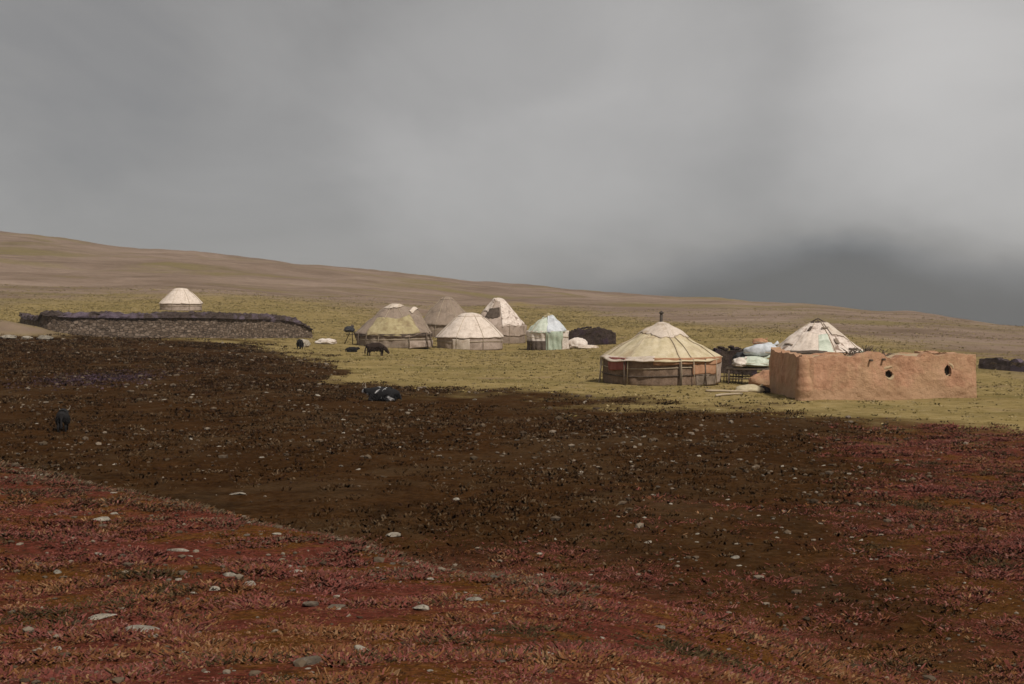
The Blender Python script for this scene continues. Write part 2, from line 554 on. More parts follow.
def ground_mat():
    m, t, b = new_mat('ground_soil')
    b.inputs['Specular IOR Level'].default_value = 0.0
    co = N(t, 'ShaderNodeTexCoord').outputs['Object']

    def at(n):
        a = N(t, 'ShaderNodeAttribute')
        a.attribute_name = n
        return a.outputs['Fac']
    sh = N(t, 'ShaderNodeMapping')
    sh.inputs['Location'].default_value = (31, 17, 0)
    L(t, co, sh.inputs[0])
    mid_co = sh.outputs[0]
    mid = noise(t, .7, 6, .65, co)
    fine = noise(t, 6, 8, .75, co)
    grit = noise(t, 22, 5, .7, co)
    # peat with pale grit, cloud shade painted into its dark colour
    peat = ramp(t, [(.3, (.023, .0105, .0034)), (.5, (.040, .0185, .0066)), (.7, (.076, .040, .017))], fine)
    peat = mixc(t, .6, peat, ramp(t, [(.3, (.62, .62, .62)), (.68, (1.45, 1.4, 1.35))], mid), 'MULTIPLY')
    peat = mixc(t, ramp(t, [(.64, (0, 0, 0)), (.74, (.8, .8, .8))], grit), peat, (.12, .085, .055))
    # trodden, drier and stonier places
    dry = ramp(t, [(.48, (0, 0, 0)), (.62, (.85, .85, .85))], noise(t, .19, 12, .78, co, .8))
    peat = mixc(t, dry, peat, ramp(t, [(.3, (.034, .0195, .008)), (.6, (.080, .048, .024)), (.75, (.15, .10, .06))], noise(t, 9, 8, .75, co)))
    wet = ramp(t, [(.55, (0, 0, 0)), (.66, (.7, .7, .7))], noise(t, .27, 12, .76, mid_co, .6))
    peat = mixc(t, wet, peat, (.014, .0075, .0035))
    # heath: red leaves and rusty moss
    heath = ramp(t, [(.28, (.05, .016, .010)), (.5, (.125, .032, .021)), (.72, (.20, .07, .048))], fine)
    rust = ramp(t, [(.28, (.06, .024, .006)), (.5, (.115, .046, .011)), (.72, (.19, .09, .03))], fine)
    heath = mixc(t, ramp(t, [(.47, (0, 0, 0)), (.56, (1, 1, 1))], mid), heath, rust)
    heath = mixc(t, ramp(t, [(.6, (0, 0, 0)), (.7, (.8, .8, .8))], noise(t, .5, 6, .7, co, .5)), heath, (.05, .032, .016))
    heath = mixc(t, ramp(t, [(.40, (.85, .85, .85)), (.52, (0, 0, 0))], noise(t, 13, 8, .75, co)), heath, (.036, .017, .009))
    # short grazed grass
    gra = ramp(t, [(.3, (.18, .134, .05)), (.5, (.265, .20, .085)), (.7, (.34, .265, .14))], noise(t, 1.6, 8, .75, co))
    gra = mixc(t, ramp(t, [(.5, (0, 0, 0)), (.64, (.75, .75, .75))], noise(t, .12, 8, .68, mid_co, .6)), gra, (.165, .135, .052))
    gra = mixc(t, ramp(t, [(.57, (0, 0, 0)), (.68, (.7, .7, .7))], noise(t, .2, 8, .7, co, .6)), gra, (.25, .18, .115))
    gra = mixc(t, .55, gra, ramp(t, [(.35, (.7, .68, .6)), (.65, (1.2, 1.16, 1.15))], noise(t, .22, 6, .65, co)), 'MULTIPLY')
    # hill pasture, dry and bare
    mp = N(t, 'ShaderNodeMapping')
    mp.inputs['Rotation'].default_value = (0, 0, R(12))
    mp.inputs['Scale'].default_value = (.55, 1, 1)
    L(t, co, mp.inputs[0])
    band = noise(t, .045, 10, .7, mp.outputs[0], .5)
    hil = ramp(t, [(.34, (.15, .105, .072)), (.5, (.225, .162, .12)), (.66, (.29, .215, .165))], band)
    hil = mixc(t, ramp(t, [(.50, (0, 0, 0)), (.62, (.8, .8, .8))], noise(t, .03, 10, .68, mp.outputs[0], .6)), hil, (.19, .15, .062))
    hil = mixc(t, .5, hil, ramp(t, [(.3, (.7, .7, .7)), (.7, (1.25, 1.25, 1.25))], noise(t, .5, 8, .72, co)), 'MULTIPLY')
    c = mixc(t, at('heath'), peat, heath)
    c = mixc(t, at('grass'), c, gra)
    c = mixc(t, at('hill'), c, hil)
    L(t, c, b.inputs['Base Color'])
    bump(t, b, fine, .7, .06)
    return m


M['ground'] = ground_mat()


# ------------------------------------------------------------------ mesh helpers


def mesh_np(name, V, Fc, smooth=True):
    me = bpy.data.meshes.new(name)
    V = np.asarray(V, np.float32)
    Fc = np.asarray(Fc, np.int32)
    n, k = Fc.shape
    me.vertices.add(len(V))
    me.vertices.foreach_set('co', V.ravel())
    me.loops.add(n * k)
    me.loops.foreach_set('vertex_index', Fc.ravel())
    me.polygons.add(n)
    me.polygons.foreach_set('loop_start', np.arange(0, n * k, k, dtype=np.int32))
    me.polygons.foreach_set('use_smooth', np.full(n, smooth, bool))
    me.update(calc_edges=True)
    me.validate()
    return me


def link(name, me, mat, parent=None, loc=None):
    o = bpy.data.objects.new(name, me)
    C.objects.link(o)
    if mat is not None and not me.materials:
        me.materials.append(mat)
    if parent is not None:
        o.parent = parent
    if loc is not None:
        o.location = loc
    return o


def tag(o, label=None, cat=None, group=None, kind=None):
    if label:
        o['label'] = label
    if cat:
        o['category'] = cat
    if group:
        o['group'] = group
    if kind:
        o['kind'] = kind
    return o


def root(name, x, y, label, cat, group=None, sink=0.05, turn=0.0):
    """an Empty at the base of a thing; its -Y side faces the camera's place"""
    o = bpy.data.objects.new(name, None)
    o.empty_display_size = 0.3
    C.objects.link(o)
    o.location = (x, y, hz(x, y) - sink)
    o.rotation_euler = (0, 0, math.atan2(-x, y) + turn)
    return tag(o, label, cat, group)


def solid(o, th, off=-1):
    m = o.modifiers.new('thickness', 'SOLIDIFY')
    m.thickness = th
    m.offset = off
    return o


def from_bm(name, bm, mat, parent=None, smooth=True, loc=None):
    me = bpy.data.meshes.new(name)
    bm.normal_update()
    bm.to_mesh(me)
    bm.free()
    for p in me.polygons:
        p.use_smooth = smooth
    return link(name, me, mat, parent, loc)


def tube_pts(pts, rad, seg=8):
    """verts and quads of a tube through points; rad a number or one per point"""
    pts = [Vector(p) for p in pts]
    n = len(pts)
    rr = [rad] * n if isinstance(rad, (int, float)) else list(rad)
    V, Q = [], []
    ref = Vector((0.13, 0.31, 0.94)).normalized()
    for i, p in enumerate(pts):
        d = (pts[min(i + 1, n - 1)] - pts[max(i - 1, 0)]).normalized()
        a = d.cross(ref)
        if a.length < 1e-3:
            a = d.cross(Vector((1, 0, 0)))
        a.normalize()
        b = d.cross(a)
        for k in range(seg):
            t = 2 * PI * k / seg
            V.append(p + (a * math.cos(t) + b * math.sin(t)) * rr[i])
    for i in range(n - 1):
        for k in range(seg):
            k2 = (k + 1) % seg
            Q.append((i * seg + k, i * seg + k2, (i + 1) * seg + k2, (i + 1) * seg + k))
    # caps
    for base, pt in ((0, pts[0]), ((n - 1) * seg, pts[-1])):
        V.append(pt)
        c = len(V) - 1
        for k in range(seg):
            Q.append((base + k, base + (k + 1) % seg, c, c))
    return [tuple(v) for v in V], Q


def add_tube(bm, pts, rad, seg=8):
    V, Q = tube_pts(pts, rad, seg)
    vs = [bm.verts.new(v) for v in V]
    for q in Q:
        u = []
        for i in q:
            if vs[i] not in u:
                u.append(vs[i])
        if len(u) > 2:
            try:
                bm.faces.new(u)
            except ValueError:
                pass


def tube(name, pts, rad, mat, parent=None, seg=8):
    bm = bmesh.new()
    add_tube(bm, pts, rad, seg)
    bmesh.ops.recalc_face_normals(bm, faces=bm.faces)
    return from_bm(name, bm, mat, parent)


def n3(x, y, z, seed=0):
    return (vnoise(x + 0.37 * z, y + 0.71 * z, seed) + vnoise(y - 0.53 * z + 40, z * 1.1 + 0.29 * x, seed + 5)) - 1.0


def blob_mesh(name, size, sub=4, rough=0.18, freq=2.2, seed=0, flat=0.0, facet=0.0):
    """an uneven lump, base at z=0"""
    bm = bmesh.new()
    bmesh.ops.create_icosphere(bm, subdivisions=sub, radius=1)
    P0 = np.array([v.co[:] for v in bm.verts])
    d = n3(P0[:, 0] * freq + seed * 3.1, P0[:, 1] * freq, P0[:, 2] * freq, seed)
    d2 = n3(P0[:, 0] * freq * 3, P0[:, 1] * freq * 3 + seed, P0[:, 2] * freq * 3, seed + 9)
    P = P0 * (1 + rough * d + rough * .35 * d2)[:, None]
    if facet > 0:
        rg = np.random.default_rng(seed + 100)
        for _ in range(9):
            nrm = rg.normal(size=3)
            nrm /= np.linalg.norm(nrm)
            lim = rg.uniform(.48, .80)
            dd = P @ nrm
            P = P - np.clip(dd - lim, 0, None)[:, None] * nrm[None, :] * facet
    P[:, 2] = np.where(P[:, 2] < 0, P[:, 2] * (1 - flat), P[:, 2])
    P = P * np.array(size) * 0.5
    P[:, 2] -= P[:, 2].min()
    for v, p in zip(bm.verts, P):
        v.co = p
    me = bpy.data.meshes.new(name)
    bm.to_mesh(me)
    bm.free()
    for p in me.polygons:
        p.use_smooth = facet == 0
    return me


# ------------------------------------------------------------------ the ground


def build_ground():
    front = np.concatenate([np.linspace(-R(26), R(26), 560)])
    side = np.concatenate([np.linspace(R(26), 2 * PI - R(26), 90)[1:-1]])
    A = np.concatenate([front, side])
    rad = np.concatenate([np.linspace(.6, 10, 16)[:-1], np.geomspace(10, 130, 330)[:-1], np.geomspace(130, 900, 150)[:-1],
                          np.geomspace(900, 2050, 12)])
    nA, nR = len(A), len(rad)
    aa, rr = np.meshgrid(A, rad)
    x, y = (rr * np.sin(aa)).ravel(), (rr * np.cos(aa)).ravel()
    z = height(x, y)
    V = np.stack([x, y, z], 1)
    V = np.concatenate([V, [[0, 0, hz(0, 0)]]])
    i, j = np.meshgrid(np.arange(nR - 1), np.arange(nA), indexing='ij')
    j2 = (j + 1) % nA
    Q = np.stack([i * nA + j, (i + 1) * nA + j, (i + 1) * nA + j2, i * nA + j2], -1).reshape(-1, 4)
    Q = Q[:, ::-1]
    me = mesh_np('ground', V, Q)
    # the small disc under the camera
    bm = bmesh.new()
    bm.from_mesh(me)
    bm.verts.ensure_lookup_table()
    c = bm.verts[len(V) - 1]
    for k in range(nA):
        bm.faces.new((c, bm.verts[k], bm.verts[(k + 1) % nA]))
    bmesh.ops.recalc_face_normals(bm, faces=bm.faces)
    bm.to_mesh(me)
    bm.free()
    if me.polygons[0].normal.z < 0:
        me.flip_normals()
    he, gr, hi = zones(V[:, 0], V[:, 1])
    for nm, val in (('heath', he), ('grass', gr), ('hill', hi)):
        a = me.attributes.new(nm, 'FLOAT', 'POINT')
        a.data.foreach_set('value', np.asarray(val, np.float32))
    for p in me.polygons:
        p.use_smooth = True
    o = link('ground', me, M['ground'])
    tag(o, kind='structure')


build_ground()


def build_haze():
    # thin damp air over the whole place, the clouds stay above it
    bm = bmesh.new()
    bmesh.ops.create_cube(bm, size=1, matrix=Matrix.Translation((0, 0, -70)) @ Matrix.Diagonal((4300, 4300, 240, 1)))
    m = bpy.data.materials.new('haze')
    m.use_nodes = True
    t = m.node_tree
    t.nodes.clear()
    o = N(t, 'ShaderNodeOutputMaterial')
    v = N(t, 'ShaderNodeVolumePrincipled')
    v.inputs['Color'].default_value = (.86, .87, .9, 1)
    v.inputs['Density'].default_value = HAZE
    v.inputs['Anisotropy'].default_value = 0.2
    L(t, v.outputs[0], o.inputs['Volume'])
    ob = from_bm('haze', bm, m, None, False)
    tag(ob, kind='stuff', label='thin grey damp haze over the far slopes', cat='haze')


HAZE = 0.00023
build_haze()

# ------------------------------------------------------------------ ground cover (uncountable)


def tufts(name, xy, hgt, rad, nb, cols, mat, label, cat, lean=0.9, wide=0.22):
    """low plants as leaf-sized faces; xy (n,2), hgt/rad (n,), cols (n,3)"""
    n = len(xy)
    z = height(xy[:, 0], xy[:, 1])
    a = rng.uniform(0, 2 * PI, (n, nb))
    rr = rad[:, None] * np.sqrt(rng.uniform(0.02, 1, (n, nb)))
    bx = xy[:, 0:1] + rr * np.cos(a)
    by = xy[:, 1:2] + rr * np.sin(a)
    h = hgt[:, None] * rng.uniform(.45, 1.15, (n, nb))
    a2 = a + rng.normal(0, .7, (n, nb))
    lx, ly = np.cos(a2) * lean * h * rng.uniform(.3, 1.2, (n, nb)), np.sin(a2) * lean * h * rng.uniform(.3, 1.2, (n, nb))
    t = rng.uniform(0, PI, (n, nb))
    wd = rad[:, None] * wide * rng.uniform(.6, 1.5, (n, nb))
    wx, wy = np.cos(t) * wd, np.sin(t) * wd
    bz = z[:, None] - 0.015 + 0 * bx
    p0 = np.stack([bx - wx, by - wy, bz], -1)
    p1 = np.stack([bx + wx, by + wy, bz], -1)
    p2 = np.stack([bx + wx * .6 + lx, by + wy * .6 + ly, bz + h * .92], -1)
    p3 = np.stack([bx - wx * .6 + lx * 1.1, by - wy * .6 + ly * 1.1, bz + h], -1)
    V = np.stack([p0, p1, p2, p3], 2).reshape(-1, 3)
    Q = np.arange(len(V), dtype=np.int32).reshape(-1, 4)
    me = mesh_np(name, V, Q, smooth=False)
    col = np.repeat(cols[:, None, :], nb, 1) * rng.uniform(.7, 1.3, (n, nb, 1))
    col = np.repeat(col.reshape(-1, 3), 4, 0)
    at = me.attributes.new('tint', 'FLOAT_COLOR', 'POINT')
    at.data.foreach_set('color', np.concatenate([np.clip(col, 0, 1), np.ones((len(col), 1))], 1).astype(np.float32).ravel())
    o = link(name, me, mat)
    return tag(o, label, cat, kind='stuff')


def scatter(n, r0, r1, half=0.40, power=1.0):
    """places in front of the camera; power < 1 puts more of them near"""
    q = rng.uniform(0, 1, n)
    e = 1 + power
    r = (r0 ** e + q * (r1 ** e - r0 ** e)) ** (1 / e)
    u = rng.uniform(-half, half, n)
    return np.stack([u * r, r], 1)


def pick(a, cols):
    cols = np.array(cols)
    return cols[(a * len(cols)).astype(int).clip(0, len(cols) - 1)]


LEAF = attr_mat('leaf', soft=0.72)


def build_cover():
    # red and rusty heath on the near rise and in the field at the side
    xy = scatter(250000, 8, 48, .42, .15)
    he, gr, hi = zones(xy[:, 0], xy[:, 1])
    gap = fbm(xy[:, 0] / .55, xy[:, 1] / .55, 64, 3)
    keep = rng.uniform(0, 1, len(xy)) < he * (.62 + .38 * sstep(-.32, .02, gap))
    xy = xy[keep]
    bare = np.zeros(len(xy), bool)
    for sx, sy, sr in STONES:
        bare |= np.hypot(xy[:, 0] - sx, (xy[:, 1] - sy) * .8 + sr * .15) < sr
    xy = xy[~bare]
    m = fbm(xy[:, 0] / 1.8, xy[:, 1] / 1.8, 61, 4) + rng.normal(0, .36, len(xy)) + .22 * (1 - sstep(12, 21, xy[:, 1])) - .20
    red = pick(rng.uniform(0, 1, len(xy)), [(.165, .042, .029), (.195, .056, .042), (.125, .031, .021), (.22, .09, .068), (.165, .045, .034), (.10, .038, .025), (.15, .039, .028), (.18, .051, .039)])
    rust = pick(rng.uniform(0, 1, len(xy)), [(.155, .06, .018), (.185, .076, .024), (.12, .045, .013), (.24, .125, .055), (.155, .053, .023)])
    dun = pick(rng.uniform(0, 1, len(xy)), [(.055, .036, .018), (.08, .055, .028), (.035, .024, .012)])
    c = np.where((m > .08)[:, None], rust, red)
    dk = fbm(xy[:, 0] / 2.2 + 50, xy[:, 1] / 2.2, 67, 5) + rng.normal(0, .24, len(xy))
    lum = c.mean(1, keepdims=True)
    c = c * .88 + lum * .12
    c = np.where((dk > .42)[:, None], dun, c)
    edge = bench_s(xy[:, 0], xy[:, 1])
    c = np.where(((edge < 1.5 + rng.normal(0, .9, len(xy))) & (xy[:, 0] < 1.0) & (edge > -3))[:, None],
                 pick(rng.uniform(0, 1, len(xy)), [(.10, .07, .04), (.14, .10, .065), (.07, .045, .026), (.13, .05, .035)]), c)
    sz = rng.uniform(.020, .046, len(xy)) * (1 + np.hypot(xy[:, 0], xy[:, 1]) / 60)
    tufts('heath', xy, sz * rng.uniform(.35, .8, len(xy)) * np.clip(1.05 + 1.5 * fbm(xy[:, 0] / .55, xy[:, 1] / .55, 64, 3), .45, 1.75), sz * 1.7, 9, c, LEAF,
          'low red and rust coloured heath plants matting the near slope', 'heath', 1.9, .13)
    # pale dry stalks among it
    # sedge on the dark ground
    xy = scatter(90000, 14, 122, .42, .35)
    he, gr, hi = zones(xy[:, 0], xy[:, 1])
    cl = 1.6 * fbm(xy[:, 0] / 3.5, xy[:, 1] / 3.5, 71, 5)
    keep = (rng.uniform(0, 1, len(xy)) < (1 - he) * (1 - gr) * (.35 + .6 * cl)) & (bench_s(xy[:, 0], xy[:, 1]) < 1.0)
    xy = xy[keep]
    c = pick(rng.uniform(0, 1, len(xy)), [(.03, .0145, .0058), (.048, .025, .0105), (.024, .0115, .0045), (.10, .066, .038), (.038, .018, .010), (.07, .043, .022)])
    sz = rng.uniform(.04, .10, len(xy)) * (1 + np.hypot(xy[:, 0], xy[:, 1]) / 90)
    tufts('sedge', xy, sz * .62, sz * 1.5, 8, c, LEAF, 'dark brown sedge growing sparsely on the wet peaty ground', 'sedge', 1.0, .12)
    # a mat of purple grey plants on the dark ground
    cx, cy, _ = hit(98, 378)
    p = rng.normal(0, 1, (1500, 2)) * np.array([1.35, 3.0]) + np.array([cx, cy])
    sz = rng.uniform(.05, .11, len(p))
    tufts('purple_plants', p, sz * .6, sz * 1.8, 7, pick(rng.uniform(0, 1, len(p)), [(.06, .038, .05), (.085, .055, .07), (.045, .027, .033)]), LEAF,
          'flat mat of purple grey plants on the dark ground before the corral', 'plants', 1.5, .2)
    # grazed grass round the tents
    xy = scatter(110000, 44, 300, .42, .5)
    he, gr, hi = zones(xy[:, 0], xy[:, 1])
    cl = fbm(xy[:, 0] / 9, xy[:, 1] / 9, 81, 4)
    keep = rng.uniform(0, 1, len(xy)) < gr * (1 - .8 * hi) * (.5 + .6 * cl)
    xy = xy[keep]
    c = pick(rng.uniform(0, 1, len(xy)), [(.25, .19, .075), (.29, .225, .10), (.22, .165, .06), (.33, .255, .135), (.18, .132, .046)])
    r = np.hypot(xy[:, 0], xy[:, 1])
    sz = rng.uniform(.035, .075, len(xy)) * (1 + r / 190)
    tufts('grass', xy, sz * .75, sz * 1.6, 6, c, LEAF, 'short yellow green grazed grass around the felt tents', 'grass', 1.1, .22)


# ------------------------------------------------------------------ stones
ROCKS = [blob_mesh('stone', (1, rg_a, rg_b), 3, .22, 1.7, 200 + k, .5, .85)
         for k, (rg_a, rg_b) in enumerate([(.7, .34), (.9, .30), (.6, .24), (.8, .44), (.55, .36), (.75, .2), (.85, .34), (.65, .4)])]
for k, me in enumerate(ROCKS):
    me.materials.append(M['rock'] if k % 4 != 3 else M['rock_dark'])


STONES = []


def stone(px, py, wpx, label, group=None, k=None, tall=1.0):
    x, y, z = hit(px, py)
    big = k is not None
    s = (1.2 if big else 1.12) * wpx / F * y
    STONES.append((x, y, s * .45 if big else s * .3))
    o = bpy.data.objects.new('stone', ROCKS[random.randrange(8) if k is None else k])
    C.objects.link(o)
    o.location = (x, y, hz(x, y) - .07 * s * tall)
    o.scale = (s, s, s * tall)
    o.rotation_euler = (random.uniform(-.2, .2), random.uniform(-.2, .2), random.uniform(-.3, .3) * (1 if big else 4) + (PI if random.random() < .5 else 0))
    tag(o, label, 'stone', group)
    return o


GS = 'larger stones on the near slope'
for a in [
    (148, 631, 38, 'widest pale flat slab of stone lying in the rusty heath', 2, 1.0),
    (308, 664, 30, 'rounded grey boulder at the bottom of the slope, darker than the slab', 3, 1.0),
    (362, 651, 20, 'pale upright stone a step behind the rounded grey boulder', 4, 1.3),
    (55, 650, 14, 'small white stone left of the widest flat slab', 0, 1.0),
    (97, 618, 30, 'long thin light stone just behind the widest flat slab', 5, .9),
    (422, 610, 20, 'tilted pale stone alone in the middle of the red heath', 1, 1.2),
    (475, 600, 16, 'grey stone right of the tilted pale stone on the red heath', 6, 1.1),
    (248, 585, 16, 'whitish stone in the middle of the small cluster on the slope', 0, 1.1),
    (230, 576, 16, 'grey stone at the back of the small cluster on the slope', 6, 1.1),
    (214, 590, 14, 'pale stone at the near side of the small cluster on the slope', 1, 1.0),
    (297, 572, 18, 'low flat light stone right of the small cluster of stones', 5, 1.0),
    (176, 551, 22, 'flat greyish stone below the crest of the near slope', 2, 1.0),
    (102, 520, 18, 'pale stone high on the near slope towards its left end', 0, .9),
    (392, 536, 16, 'grey stone sitting right on the crest of the near slope', 6, 1.2),
    (310, 606, 22, 'dark brown stone sunk in the heath behind the tilted pale stone', 3, .8),
    (335, 608, 18, 'dark brown stone with a lit edge beside its sunken neighbour', 7, .9),
    (542, 655, 26, 'long tan stone near the lower edge of the heath', 2, .9),
    (660, 628, 13, 'single light stone on the red heath where it fades into brown', 4, 1.0),
    (456, 500, 11, 'bright white stone alone on the cloud-shaded peat beyond the crest', 1, 1.0),
    (735, 558, 10, 'light stone in the stony strip of the brown field', 0, 1.0),
    (648, 543, 10, 'white stone at the near edge of the stony brown strip', 4, 1.0),
    (560, 470, 10, 'pale stone on the dark ground halfway to the cream tent', 1, 1.0),
    (240, 494, 16, 'flat pale stone at the crest of the slope, beside the dark ground', 5, 1.0),
]:
    stone(a[0], a[1], a[2], a[3], GS, a[4], a[5])

spots = []


def rand_stones(n, xr, yr, wr, label, group, ok=None):
    c = 0
    tries = 0
    while c < n and tries < n * 30:
        tries += 1
        px, py = random.uniform(*xr), random.uniform(*yr)
        x, y, z = hit(px, py)
        if ok and not ok(px, py, x, y):
            continue
        if any(abs(px - a) < 5 and abs(py - b) < 3 for a, b in spots):
            continue
        spots.append((px, py))
        stone(px, py, random.uniform(*wr), label, group, None, random.uniform(.7, 1.2))
        c += 1


on_rise = lambda px, py, x, y: float(bench_s(x, y)) > 0.2 and x < 3
off_rise = lambda px, py, x, y: float(bench_s(x, y)) < -1.5 or x > 4
rand_stones(85, (0, 760), (462, 682), (5, 11), 'small stone half sunk in the red heath of the near slope', 'small stones in the red heath', on_rise)
rand_stones(85, (520, 940), (455, 590), (3.2, 7), 'small pale stone in the stony strip across the brown field', 'small stones of the brown field', off_rise)
rand_stones(70, (0, 700), (392, 480), (3, 7), 'small pale stone scattered on the cloud-shaded peat beyond the crest', 'small stones on the cloud-shaded peat', off_rise)
rand_stones(30, (820, 1024), (440, 684), (3.5, 7), 'small stone in the dark red field beyond the stony strip', 'small stones of the dark red field', off_rise)


build_cover()


def build_gravel():
    """the countless smaller stones, one object"""
    base = []
    bm = bmesh.new()
    bmesh.ops.create_icosphere(bm, subdivisions=1, radius=.5)
    P = np.array([v.co[:] for v in bm.verts])
    Fc = np.array([[v.index for v in f.verts] for f in bm.faces])
    bm.free()
    xy = scatter(26000, 10, 120, .42, .15)
    he, gr, hi = zones(xy[:, 0], xy[:, 1])
    cl = fbm(xy[:, 0] / 4, xy[:, 1] / 4, 91, 4)
    keep = (rng.uniform(0, 1, len(xy)) < np.clip(.25 + .9 * cl + .4 * sstep(.0, .12, xy[:, 0] / xy[:, 1]) * (1 - he), .03, 1)) & (gr < .5)
    xy = xy[keep]
    n = len(xy)
    z = height(xy[:, 0], xy[:, 1])
    r = np.hypot(xy[:, 0], xy[:, 1])
    s = rng.gamma(2.2, .016, n) * (1 + r / 45) + .012
    dfm = 1 + rng.normal(0, .16, (n, len(P), 1))
    sc = np.stack([s, s * rng.uniform(.6, 1, n), s * rng.uniform(.3, .65, n)], 1)
    V = P[None] * dfm * sc[:, None, :]
    a = rng.uniform(0, 2 * PI, n)
    ca, sa = np.cos(a)[:, None], np.sin(a)[:, None]
    X = V[..., 0] * ca - V[..., 1] * sa + xy[:, 0:1]
    Y = V[..., 0] * sa + V[..., 1] * ca + xy[:, 1:2]
    Z = V[..., 2] + z[:, None] + s[:, None] * .12
    V = np.stack([X, Y, Z], -1).reshape(-1, 3)
    Q = (Fc[None] + (np.arange(n) * len(P))[:, None, None]).reshape(-1, 3)
    me = mesh_np('gravel', V, Q, smooth=False)
    c = pick(rng.uniform(0, 1, n), [(.12, .088, .06), (.08, .058, .038), (.20, .16, .12), (.105, .078, .055), (.06, .042, .028)])
    c = np.repeat(c, len(P), 0)
    at = me.attributes.new('tint', 'FLOAT_COLOR', 'POINT')
    at.data.foreach_set('color', np.concatenate([c, np.ones((len(c), 1))], 1).astype(np.float32).ravel())
    tag(link('gravel', me, attr_mat('gravel_stone')), 'loose pebbles and stone chips strewn over slope and peat', 'gravel', kind='stuff')


build_gravel()

# ------------------------------------------------------------------ felt tents


